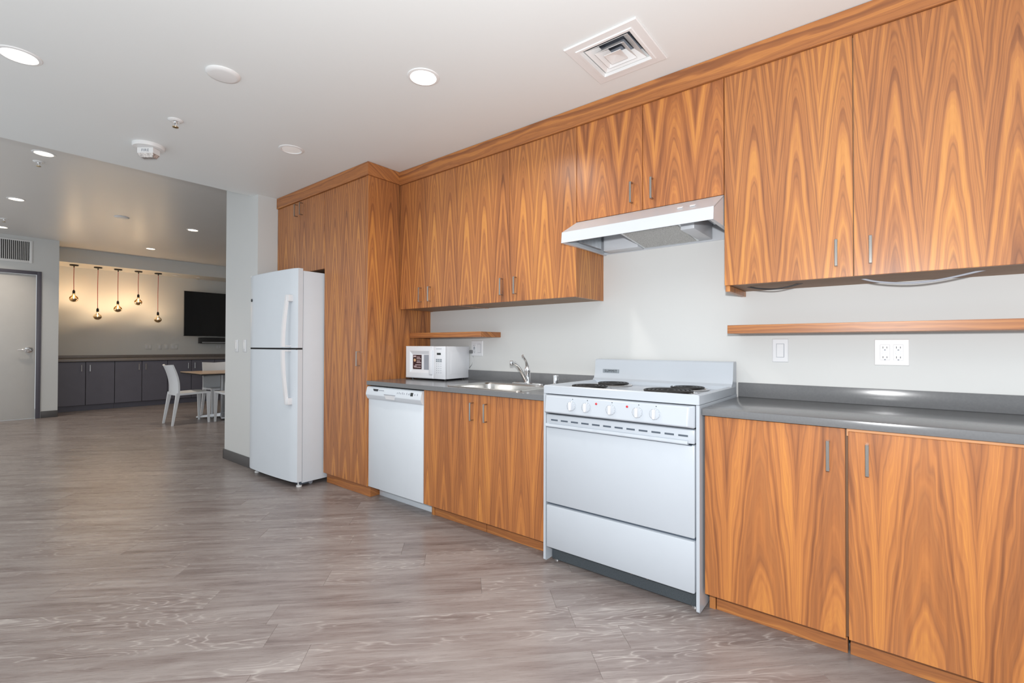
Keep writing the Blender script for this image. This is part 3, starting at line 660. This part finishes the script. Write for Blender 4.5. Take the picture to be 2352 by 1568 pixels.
for r_ in range(2):
    for c_ in range(3):
        MB().box(0.119 + c_ * 0.021, 0.137 + c_ * 0.021, hd + 0.001, hd + 0.0022, 0.142 + r_ * 0.013, 0.153 + r_ * 0.013, 0.0006, 1).build('button', 'badge_grey', pn)
for r_ in range(5):
    for c_ in range(3):
        MB().box(0.123 + c_ * 0.021, 0.131 + c_ * 0.021, hd + 0.001, hd + 0.0016, 0.060 + r_ * 0.0165, 0.064 + r_ * 0.0165).build('button', 'grey_print', pn)
# embossed side panel and feet, cord
MB().loft([[(hw - 0.001, d, z) for d, z in q] for q in ([(-0.11, 0.045), (0.085, 0.045), (0.085, 0.225), (-0.11, 0.225)],)] + [[(hw + 0.003, d, z) for d, z in ([(-0.10, 0.055), (0.075, 0.055), (0.075, 0.215), (-0.10, 0.215)])]]).build('side_emboss', 'micro_white', mw)
for a in (-1, 1):
    for b in (-1, 1): MB().lathe([(0.011, 0.0), (0.012, 0.014)], (a * 0.175, b * 0.10, 0.0), 'z', 14).build('foot', 'black_plastic', mw)
MB().tube([(0.14, -0.140, 0.10), (0.19, -0.150, 0.075), (0.232, -0.150, 0.115), (0.250, -0.150, 0.16), (0.240, -0.148, 0.20), (0.232, -0.146, 0.218)], 0.0035, 8).build('power_cord', 'cord_grey', mw)
MB().box(0.216, 0.248, -0.150, -0.132, 0.205, 0.232, 0.005).build('plug', 'cord_grey', mw)

# ------------------------------------------------------------------ switch and outlet plates
def plate(name, label, cat, x0, x1, z0, z1, mat='white_plastic'):
    t = thing(name, label, cat, (x0 + x1) / 2, 0.0, z0)
    MB(t).loft([[(x0, 0.0005, z0), (x1, 0.0005, z0), (x1, 0.0005, z1), (x0, 0.0005, z1)], [(x0, 0.004, z0), (x1, 0.004, z0), (x1, 0.004, z1), (x0, 0.004, z1)], [(x0 + 0.003, 0.0065, z0 + 0.003), (x1 - 0.003, 0.0065, z0 + 0.003), (x1 - 0.003, 0.0065, z1 - 0.003), (x0 + 0.003, 0.0065, z1 - 0.003)]]).build('plate', mat, t)
    return t
def rocker(t, X, z):
    MB(t).box(X - 0.0175, X + 0.0175, 0.006, 0.0075, z - 0.035, z + 0.035, 0.0005, 1).build('rocker_frame', 'grey_print', t)
    MB(t).loft([[(X - 0.0155, 0.007, z - 0.033), (X + 0.0155, 0.007, z - 0.033), (X + 0.0155, 0.007, z + 0.033), (X - 0.0155, 0.007, z + 0.033)], [(X - 0.0155, 0.0115, z - 0.033), (X + 0.0155, 0.0115, z - 0.033), (X + 0.0155, 0.008, z + 0.033), (X - 0.0155, 0.008, z + 0.033)]]).build('rocker', 'white_plastic', t)
def receptacle(t, X, z):
    r = MB(t).box(X - 0.0175, X + 0.0175, 0.006, 0.0095, z - 0.035, z + 0.035, 0.001, 1).build('receptacle', 'white_plastic', t)
    for s in (-1, 1):
        zz = z + s * 0.022
        for dx, h in ((-0.007, 0.0045), (0.007, 0.004)): MB(t).box(X + dx - 0.0012, X + dx + 0.0012, 0.0090, 0.0098, zz - h, zz + h).build('slot', 'dark_print', r)
        MB(t).lathe([(0.0032, 0), (0.0032, 0.0006)], (X, 0.0095, zz - 0.011), 'd', 12).build('ground_hole', 'grey_print', r)
    for s in (-1, 1): MB(t).box(X - 0.009, X + 0.009, 0.0095, 0.0108, z + s * 0.005 - 0.0035, z + s * 0.005 + 0.0035, 0.0006, 1).build('test_button', 'badge_grey', r)
t = plate('wall_switch', 'white rocker switch plate below the long shelf, nearer the stove', 'switch', 2.618, 2.690, 1.074, 1.192); rocker(t, 2.654, 1.133)
t = plate('wall_outlet', 'bright white double outlet plate below the long shelf at right', 'outlet', 3.033, 3.156, 1.069, 1.187, 'fixture_white'); receptacle(t, 3.071, 1.128); receptacle(t, 3.118, 1.128)
t = plate('wall_outlet', 'white outlet and switch plate half hidden behind the microwave', 'outlet', 0.492, 0.612, 1.073, 1.193); rocker(t, 0.577, 1.133); receptacle(t, 0.527, 1.133)
# switches on the partition wall beside the fridge
for X, lb in ((-1.925, 'white light switch on the wall end farther from the refrigerator'), (-1.735, 'white light switch on the wall end next to the refrigerator')):
    t = thing('light_switch', lb, 'switch', X, 0.806, 1.088)
    MB(t).box(X - 0.037, X + 0.037, 0.8065, 0.813, 1.088, 1.206, 0.002).build('plate', 'white_plastic', t)
    MB(t).box(X - 0.016, X + 0.016, 0.813, 0.818, 1.114, 1.180, 0.002).build('rocker', 'fixture_white', t)

# cables hanging under the right wall cabinet
def cable(label, pts, r, mat, n=14):
    P = [Vector(p) for p in pts]; out = []
    for i in range(len(P) - 1):
        p0 = P[max(i - 1, 0)]; p1 = P[i]; p2 = P[i + 1]; p3 = P[min(i + 2, len(P) - 1)]
        for k in range(n):
            u = k / n
            out.append(tuple(0.5 * ((2 * p1) + (-p0 + p2) * u + (2 * p0 - 5 * p1 + 4 * p2 - p3) * u * u + (-p0 + 3 * p1 - 3 * p2 + p3) * u ** 3)))
    out.append(tuple(P[-1]))
    return MB().tube(out, r, 8).build('cable', mat, None, label=label, cat='cable')
cable('long pale grey cable sagging below the right wall cabinet', [(2.99, 0.20, 1.449), (3.05, 0.205, 1.428), (3.15, 0.21, 1.414), (3.25, 0.205, 1.421), (3.38, 0.20, 1.449)], 0.0042, 'cable_grey')
cable('short dark cable loop below the right wall cabinet', [(2.54, 0.20, 1.447), (2.60, 0.205, 1.432), (2.665, 0.21, 1.425), (2.72, 0.205, 1.432), (2.78, 0.20, 1.447)], 0.0032, 'cable_black')

# ------------------------------------------------------------------ ceiling fixtures
def area(parent, X, D, Z, watts, size, col, spread=150):
    l = bpy.data.lights.new('lamp_light', 'AREA'); l.shape = 'DISK'; l.size = size; l.energy = watts; l.color = col; l.spread = R(spread)
    o = bpy.data.objects.new('lamp_light', l); COL.objects.link(o); o.location = (X, -D, Z)
    o.parent = parent; o.matrix_parent_inverse = Matrix.Translation(-Vector(parent.location))
    return o
def downlight(label, X, D, Z, mat, watts, col, r=0.083, spread=150):
    t = thing('recessed_light', label, 'ceiling light', X, D, Z, 'recessed downlights')
    MB(t).lathe([(r * 0.74, 0.012), (r * 0.76, -0.001), (r * 0.82, -0.006), (r * 0.97, -0.004), (r, 0.0), (r, -0.0005)][::-1], (X, D, Z), 'z', 40, False).build('trim_ring', 'fixture_white', t)
    MB(t).lathe([(0.001, -0.002), (r * 0.74, -0.0015), (r * 0.75, 0.001)], (X, D, Z), 'z', 40).build('lens', mat, t)
    if watts: area(t, X, D, Z - 0.012, watts, r * 1.3, col, spread)
    return t
WARM = (1.0, 0.86, 0.70); NEUT = (1.0, 0.95, 0.88)
downlight('lit recessed light at far left of the kitchen ceiling', -0.19, 2.455, ZC, 'lamp_white', DOWN_W, NEUT)
downlight('lit recessed light in the kitchen ceiling left of the air diffuser', 1.20, 1.114, ZC, 'lamp_white', DOWN_W, NEUT)
downlight('dim unlit recessed light in the kitchen ceiling above the refrigerator', -0.24, 1.101, ZC, 'lamp_dim', 0, NEUT)
downlight('lit recessed light of the far room nearest the ceiling edge', -2.665, 2.095, ZF, 'lamp_warm', FAR_W, WARM, 0.078, 105)
downlight('lit recessed light of the far room, second from the ceiling edge', -4.725, 2.09, ZF, 'lamp_warm', FAR_W, WARM, 0.078, 105)
downlight('lit recessed light of the far room at the left image edge above the vent grille', -6.745, 2.07, ZF, 'lamp_warm', FAR_W, WARM, 0.078, 105)
downlight('lit recessed light of the far room above the dining table', -4.80, 0.31, ZF, 'lamp_warm', FAR_W, WARM, 0.078, 105)
downlight('lit recessed light of the far room nearest the pendant soffit', -6.91, 0.296, ZF, 'lamp_warm', FAR_W, WARM, 0.078, 105)
def cover(label, X, D, Z, r):
    return MB_at('ceiling_cover', [(r, 0.0), (r, -0.004), (r * 0.93, -0.010), (r * 0.72, -0.013), (0.001, -0.013)], X, D, Z, label, 'cover plate')
def MB_at(name, prof, X, D, Z, label, cat, mat='fixture_white'):
    e = MB(); e.o = Vector((X, -D, Z)); e.lathe(prof, (X, D, Z), 'z', 40)
    return e.build(name, mat, None, label=label, cat=cat)
cover('round blank white cover in the kitchen ceiling', 0.413, 1.776, ZC, 0.078)
cover('round blank white cover in the far-room ceiling', -4.735, 1.135, ZF, 0.078)
cover('small round white cover under the soffit beside the pendants', -8.285, -0.463, 2.577, 0.06)
def sprinkler(label, X, D, Z):
    t = thing('sprinkler', label, 'sprinkler', X, D, Z, 'ceiling sprinklers')
    MB(t).lathe([(0.040, 0.0), (0.040, -0.002), (0.034, -0.007), (0.022, -0.010), (0.020, -0.004), (0.001, -0.004)], (X, D, Z), 'z', 28).build('escutcheon', 'fixture_white', t)
    mb = MB(t); mb.lathe([(0.010, -0.002), (0.010, -0.016), (0.006, -0.020)], (X, D, Z), 'z', 14)
    for s in (-1, 1): mb.tube([(X + s * 0.012, D, Z - 0.010), (X + s * 0.013, D, Z - 0.024), (X + s * 0.003, D, Z - 0.040)], 0.003, 8)
    mb.build('frame_arms', 'chrome', t)
    MB(t).lathe([(0.003, -0.020), (0.003, -0.036)], (X, D, Z), 'z', 10).build('glass_bulb', 'dark_print', t)
    MB(t).lathe([(0.005, -0.036), (0.017, -0.042), (0.016, -0.045), (0.001, -0.045)], (X, D, Z), 'z', 18).build('deflector', 'brass', t)
sprinkler('sprinkler head in the kitchen ceiling near the fire strobe', -0.372, 1.764, ZC)
sprinkler('sprinkler head in the far-room ceiling nearest the ceiling edge', -2.961, 2.095, ZF)
sprinkler('sprinkler head in the far-room ceiling at the left image edge', -6.07, 2.09, ZF)
sprinkler('sprinkler head under the soffit above the television', -8.30, -0.86, 2.577)
# fire alarm strobe
X, D = -0.96, 1.758
t = thing('fire_strobe', 'round white ceiling fire alarm strobe lettered FIRE', 'fire alarm', X, D, ZC - 0.09)
MB(t).lathe([(0.093, 0.09), (0.094, 0.074), (0.089, 0.066), (0.001, 0.064)], (X, D, ZC - 0.09), 'z', 40).build('base', 'fixture_white', t)
ang = R(-40)
def rot(px, pd_): return (X + px * math.cos(ang) - pd_ * math.sin(ang), D + px * math.sin(ang) + pd_ * math.cos(ang))
def rbox2(x0, x1, d0, d1, z0, z1, taper=0.0):
    q = [(x0, d0), (x1, d0), (x1, d1), (x0, d1)]; q2 = [(x0 + taper, d0 + taper), (x1 - taper, d0 + taper), (x1 - taper, d1 - taper), (x0 + taper, d1 - taper)]
    return MB(t).loft([[(*rot(*p), z1) for p in q], [(*rot(*p), z0) for p in q2]])
ang = R(51 - 90)
bl = rbox2(-0.055, 0.055, -0.032, 0.032, ZC - 0.064, ZC - 0.026).build('housing', 'fixture_white', t)
rbox2(-0.055, 0.055, -0.030, 0.030, ZC - 0.090, ZC - 0.064, 0.012).build('strobe_lens', 'clear_plastic', t)
me = text_mesh('lettering', 'FIRE', 0.026, 0.0006); me.materials.append(MATS['grey_print'])
o = bpy.data.objects.new('lettering', me); COL.objects.link(o); o.parent = bl
c = rot(0, 0.0328); o.location = Vector((c[0], -c[1], ZC - 0.046)) - Vector(t.location); o.rotation_euler = (R(90), 0, -ang)

# square air diffuser
X, D = 2.074, 0.67
t = thing('air_diffuser', 'square white louvred air diffuser in the kitchen ceiling', 'air diffuser', X, D, ZC)
def sq(h, z): return [(X - h, D - h, z), (X + h, D - h, z), (X + h, D + h, z), (X - h, D + h, z)]
MB(t).loft([sq(0.181, ZC - 0.0005), sq(0.181, ZC - 0.005), sq(0.178, ZC - 0.008), sq(0.142, ZC - 0.008), sq(0.139, ZC - 0.012), sq(0.127, ZC - 0.012), sq(0.1175, ZC + 0.012), sq(0.1175, ZC + 0.05)], False, False).build('frame', 'fixture_white', t)
MB(t).loft([sq(0.117, ZC + 0.05), sq(0.117, ZC + 0.14)], False, True).build('duct', 'grey_print', t)
for h0, h1, z0, z1 in ((0.108, 0.064, -0.006, 0.030), (0.074, 0.034, -0.012, 0.026)):
    MB(t).loft([sq(h0, ZC + z0), sq(h0, ZC + z0 + 0.002), sq(h1, ZC + z1 + 0.002), sq(h1, ZC + z1), sq(h0, ZC + z0)], False, False).build('louver_ring', 'fixture_white', t)
MB(t).loft([sq(0.042, ZC - 0.018), sq(0.042, ZC - 0.015), sq(0.002, ZC - 0.002)], False, True).loft([sq(0.042, ZC - 0.018), sq(0.002, ZC - 0.006)], False, True).build('center_cone', 'fixture_white', t)

# ------------------------------------------------------------------ far room: low cabinets
def far_unit(label, d1, d0, split, hs):
    t = thing('low_cabinet', label, 'cabinet', -8.24, (d0 + d1) / 2, 0, 'grey low cabinets in the far room')
    MB(t).box(-8.59, -7.912, d0 + 0.001, d1 - 0.001, 0.095, 0.855).build('body', 'gap_black', t)
    for a, b, h in ((split + 0.004, d1 - 0.003, hs[0]), (d0 + 0.003, split - 0.004, hs[1])):
        dd = MB(t).box(-7.912, -7.892, a, b, 0.10, 0.852, 0.0015, 1).build('door', 'far_cabinet', t)
        mb = MB(t); mb.box(-7.864, -7.858, h - 0.006, h + 0.006, 0.688, 0.800, 0.0012, 1)
        for z in (0.688, 0.793): mb.box(-7.892, -7.863, h - 0.006, h + 0.006, z, z + 0.007)
        mb.build('handle', 'chrome', dd)
    MB(t).box(-8.59, -7.95, d0 + 0.001, d1 - 0.001, 0.0, 0.094).build('kick_board', 'far_cabinet', t)
far_unit('grey low cabinet under the leftmost pendants, beside the door wall', 1.390, 0.571, 0.968, (1.025, 0.913))
far_unit('grey low cabinet under the middle pendants, second from the door wall', 0.569, -0.229, 0.171, (0.222, 0.118))
far_unit('grey low cabinet behind the dining table, below the television', -0.231, -1.045, -0.634, (-0.573, -0.687))
far_unit('grey low cabinet farthest right, mostly hidden behind the white wall', -1.047, -1.85, -1.45, (-1.39, -1.51))
wt = thing('counter_top', 'long brown-grey laminate counter top along the far recess', 'counter top', -8.24, -0.25, 0.86)
MB(wt).box(-8.598, -7.875, -1.88, 1.3905, 0.860, 0.899, 0.002).build('top', 'far_laminate', wt)
MB(wt).box(-8.598, -8.578, -1.88, 1.3905, 0.899, 0.958, 0.002).build('upstand', 'far_laminate', wt)

# pendants
ptmpl = None
for k, (D, ztop, lb) in enumerate(((1.083, 2.118, 'leftmost pendant lamp on a short red cord, nearest the door'), (0.757, 1.815, 'second pendant lamp from the left, low on a long red cord'), (0.468, 1.972, 'middle pendant lamp on a medium red cord'),
                       (0.160, 2.122, 'fourth pendant lamp from the left on a short red cord'), (-0.155, 1.800, 'rightmost pendant lamp, lowest, on a long red cord nearest the television'))):
    X = -8.24
    t = thing('pendant_lamp', lb, 'pendant lamp', X, D, 2.577, 'pendant lamps under the soffit')
    MB(t).lathe([(0.060, 0.0), (0.060, -0.016), (0.055, -0.020), (0.008, -0.022), (0.008, -0.045), (0.003, -0.05)], (X, D, 2.577), 'z', 28).build('canopy', 'bronze', t)
    MB(t).tube([(X, D, 2.53), (X + 0.002, D + 0.003, (2.53 + ztop) / 2), (X, D, ztop)], 0.0045, 8).build('cord', 'cord_red', t)
    MB(t).lathe([(0.006, 0.012), (0.014, 0.0), (0.019, -0.006), (0.019, -0.055), (0.017, -0.058)], (X, D, ztop), 'z', 20).build('socket', 'bronze', t)
    zc = ztop - 0.145; rb = 0.063
    prof = [(0.016, ztop - 0.058 - zc), (0.019, 0.070), (0.030, 0.052)] + [(rb * math.cos(R(a)), rb * 0.92 * math.sin(R(a))) for a in (48, 34, 20, 8, 0)]
    b = MB(t).lathe(prof, (X, D, zc), 'z', 32, False).build('bulb', 'bulb_glass', t)
    MB(t).lathe([(rb * math.cos(R(a)), rb * 0.92 * math.sin(R(a))) for a in (0, -12, -26, -42, -58, -74, -89)], (X, D, zc), 'z', 32, False).build('mirrored_bowl', 'mirror_gold', b)
    MB(t).lathe([(0.003, 0.052), (0.005, 0.035), (0.0055, 0.015), (0.004, 0.0), (0.001, -0.004)], (X, D, zc), 'z', 14).build('filament', 'filament', b)
    l = bpy.data.lights.new('bulb_light', 'POINT'); l.energy = 4.5; l.color = (1.0, 0.80, 0.58); l.shadow_soft_size = 0.022
    lo = bpy.data.objects.new('bulb_light', l); COL.objects.link(lo); lo.parent = t; lo.location = (0, 0, zc + 0.024 - 2.577)

# television and soundbar
t = thing('television', 'large black wall-mounted television tilted slightly down', 'television', -8.52, -1.49, 1.35)
MB(t).prism_z([(-8.47, -0.66), (-8.43, -0.66), (-8.43, -2.27), (-8.47, -2.27)], 1.352, 2.285).build('screen', 'screen_black', t)
tv = MB(t); tv.box(-8.474, -8.426, -2.275, -0.655, 1.344, 1.352, 0.002).box(-8.474, -8.426, -2.275, -0.655, 2.285, 2.290, 0.002); tv.build('bezel', 'black_plastic', t)
MB(t).box(-8.43, -8.427, -1.30, -0.98, 1.338, 1.345).build('silver_trim', 'silver_paint', t)
MB(t).box(-8.598, -8.47, -1.75, -1.2, 1.6, 2.0).build('wall_bracket', 'black_plastic', t)
t = thing('soundbar', 'black soundbar mounted under the television', 'soundbar', -8.53, -1.49, 1.19)
MB(t).box(-8.598, -8.46, -2.0, -0.965, 1.190, 1.315, 0.006).build('cabinet', 'black_plastic', t)
MB(t).box(-8.462, -8.457, -1.98, -1.0, 1.203, 1.222).build('front_strip', 'silver_paint', t)
# plates on the far wall
for k, (d0, d1, lb) in enumerate(((-0.145, -0.035, 'leftmost double outlet plate on the far wall under the pendants'), (-0.315, -0.235, 'switch plate second from the left on the far wall'), (-0.435, -0.352, 'switch plate third from the left on the far wall'), (-0.60, -0.47, 'wide plate fourth from the left on the far wall'), (-1.42, -1.31, 'outlet plate on the far wall below the soundbar'))):
    X = -8.6; t = thing('wall_plate', lb, 'wall plate', X, (d0 + d1) / 2, 1.06)
    MB(t).box(X + 0.0005, X + 0.006, d0, d1, 1.06, 1.175, 0.002).build('plate', 'wall_paint', t)
    n = 2 if d1 - d0 > 0.1 else 1
    for q in range(n):
        c = d0 + (d1 - d0) * (q + 0.5) / n
        MB(t).box(X + 0.006, X + 0.0085, c - 0.016, c + 0.016, 1.085, 1.150, 0.001, 1).build('insert', 'white_plastic', t)

# wall vent grille above the door
X = -7.33
t = thing('vent_grille', 'white wall vent grille with vertical slats above the far door', 'vent grille', X, 2.1, 2.42)
fr_ = MB(t)
D0, D1, Z0, Z1 = 1.697, 2.52, 2.418, 2.765; w_ = 0.034
fr_.box(X, X + 0.012, D0, D0 + w_, Z0, Z1, 0.002).box(X, X + 0.012, D1 - w_, D1, Z0, Z1, 0.002).box(X, X + 0.012, D0 + w_, D1 - w_, Z0, Z0 + w_, 0.002).box(X, X + 0.012, D0 + w_, D1 - w_, Z1 - w_ * 0.6, Z1, 0.002)
fr_.build('frame', 'fixture_white', t)
MB(t).box(X + 0.0005, X + 0.002, D0 + w_, D1 - w_, Z0 + w_, Z1 - w_ * 0.6).build('duct_opening', 'gap_black', t)
k = 0; d = D0 + w_ + 0.016
sm = None
while d < D1 - w_ - 0.006:
    if sm is None:
        e = MB(); e.loft([[(0.002, -0.0055, Z0 + w_ - 2.42), (0.011, 0.0005, Z0 + w_ - 2.42), (0.011, 0.0055, Z0 + w_ - 2.42), (0.002, 0.002, Z0 + w_ - 2.42)], [(0.002, -0.0055, Z1 - w_ * .6 - 2.42), (0.011, 0.0005, Z1 - w_ * .6 - 2.42), (0.011, 0.0055, Z1 - w_ * .6 - 2.42), (0.002, 0.002, Z1 - w_ * .6 - 2.42)]])
        sm = e.mesh('slat'); sm.materials.append(MATS['fixture_white'])
    o = bpy.data.objects.new('slat', sm); COL.objects.link(o); o.parent = t; o.location = (0, -(d - 2.1), 0)
    d += 0.0205

# ------------------------------------------------------------------ dining set
def make_chair():
    t = thing('dining_chair', 'white moulded plastic dining chair', 'chair', 0, 0, 0, 'white dining chairs around the table')
    # local frame: x across, D axis = +D is the back of the chair, front towards -D
    hw = 0.215
    # seat, slightly dished
    N = 6; top = []; 
    mb = MB(); rows_t, rows_b = [], []
    for i in range(N + 1):
        v = i / N; D_ = -0.225 + 0.43 * v; rt_, rb_ = [], []
        for j in range(N + 1):
            u = j / N; x = (-1 + 2 * u) * (hw - 0.006 * v)
            z = 0.468 - 0.016 * (1 - (2 * u - 1) ** 2) * math.sin(v * PI) - 0.014 * v
            if i == 0: z -= 0.008
            rt_.append((x, D_, z)); rb_.append((x, D_, z - 0.028))
        rows_t.append(rt_); rows_b.append(rb_)
    loops = []
    for rt_, rb_ in zip(rows_t, rows_b): loops.append(rt_ + rb_[::-1])
    mb.loft(loops).build('seat', 'chair_plastic', t)
    # curved back shell
    mb = MB(); loops = []; N = 10
    for i in range(N + 1):
        v = i / N; z = 0.425 + 0.445 * v
        half = 0.209 - 0.014 * v + 0.006 * math.sin(v * PI)
        base = 0.200 + 0.075 * v - 0.03 * math.sin(v * PI)
        fr1, bk1 = [], []
        for j in range(9):
            u = -1 + 2 * j / 8; c = 0.045 * (1 - u * u) * (0.55 + 0.45 * v)
            zz = z - 0.012 * (1 - u * u) * (v > 0.95)
            fr1.append((u * half, base + c - 0.03, zz)); bk1.append((u * half, base + c - 0.03 + 0.022, zz))
        loops.append(fr1 + bk1[::-1])
    mb.loft(loops).build('backrest', 'chair_plastic', t)
    # legs
    def leg(x, D0_, D1_, dx):
        a, b, ht = 0.023, 0.012, 0.462
        lp = []
        for u in (0, 0.5, 0.86, 1.0):
            k = b + (a - b) * u; x_ = x + dx * (1 - u); d_ = D1_ + (D0_ - D1_) * u
            s_ = -1 if x < 0 else 1
            lp.append([(x_ + s_ * 0.0 - k * (1 + s_) + 0, d_ - k, ht * u), (x_ + k * (1 - s_), d_ - k, ht * u), (x_ + k * (1 - s_), d_ + k, ht * u), (x_ - k * (1 + s_), d_ + k, ht * u)])
        MB().loft(lp).build('leg', 'chair_plastic', t)
    for s_ in (-1, 1):
        leg(s_ * hw, -0.198, -0.205, 0.0)
        leg(s_ * 0.206, 0.184, 0.255, s_ * 0.006)
    return t
ch = make_chair()
ch.location = (-5.088, -0.26, 0); ch['label'] = 'white moulded plastic chair in full view, its back toward the kitchen'
c2 = copy_tree(ch); c2.location = (-4.66, 0.225, 0); c2.rotation_euler = (0, 0, R(90)); c2['label'] = 'white moulded plastic chair cut off by the white wall, seat front showing'
c3 = copy_tree(ch); c3.location = (-5.55, 0.345, 0); c3.rotation_euler = (0, 0, R(-90)); c3['label'] = 'white moulded plastic chair behind the table, facing the kitchen'
t = thing('dining_table', 'small square dining table with thin wood top and grey pedestal', 'table', -5.28, -0.28, 0)
MB(t).box(-5.74, -4.82, -0.74, 0.18, 0.722, 0.731, 0.001, 1).build('table_top', 'table_top', t)
MB(t).box(-5.738, -4.822, -0.738, 0.178, 0.703, 0.722, 0.001, 1).build('edge_band', 'table_edge', t)
MB(t).box(-5.315, -5.245, -0.315, -0.245, 0.04, 0.69, 0.008).build('post', 'silver_paint', t)
MB(t).box(-5.44, -5.12, -0.44, -0.12, 0.685, 0.703).build('top_plate', 'silver_paint', t)
for a in (0, 1, 2, 3):
    an = R(18 + 90 * a); c_, s_ = math.cos(an), math.sin(an); L_ = 0.36
    lp = []
    for u, w2, h2 in ((0.0, 0.045, 0.075), (0.55, 0.04, 0.058), (1.0, 0.035, 0.040)):
        cx, cd_ = -5.28 + L_ * u * c_, -0.28 + L_ * u * s_
        lp.append([(cx - s_ * w2, cd_ + c_ * w2, 0.022), (cx + s_ * w2, cd_ - c_ * w2, 0.022), (cx + s_ * w2 * 0.8, cd_ - c_ * w2 * 0.8, h2), (cx - s_ * w2 * 0.8, cd_ + c_ * w2 * 0.8, h2)])
    f = MB(t).loft(lp).build('foot', 'silver_paint', t)
    MB(t).lathe([(0.022, 0), (0.022, 0.023)], (-5.28 + 0.325 * c_, -0.28 + 0.325 * s_, 0), 'z', 14).build('glide', 'black_plastic', f)
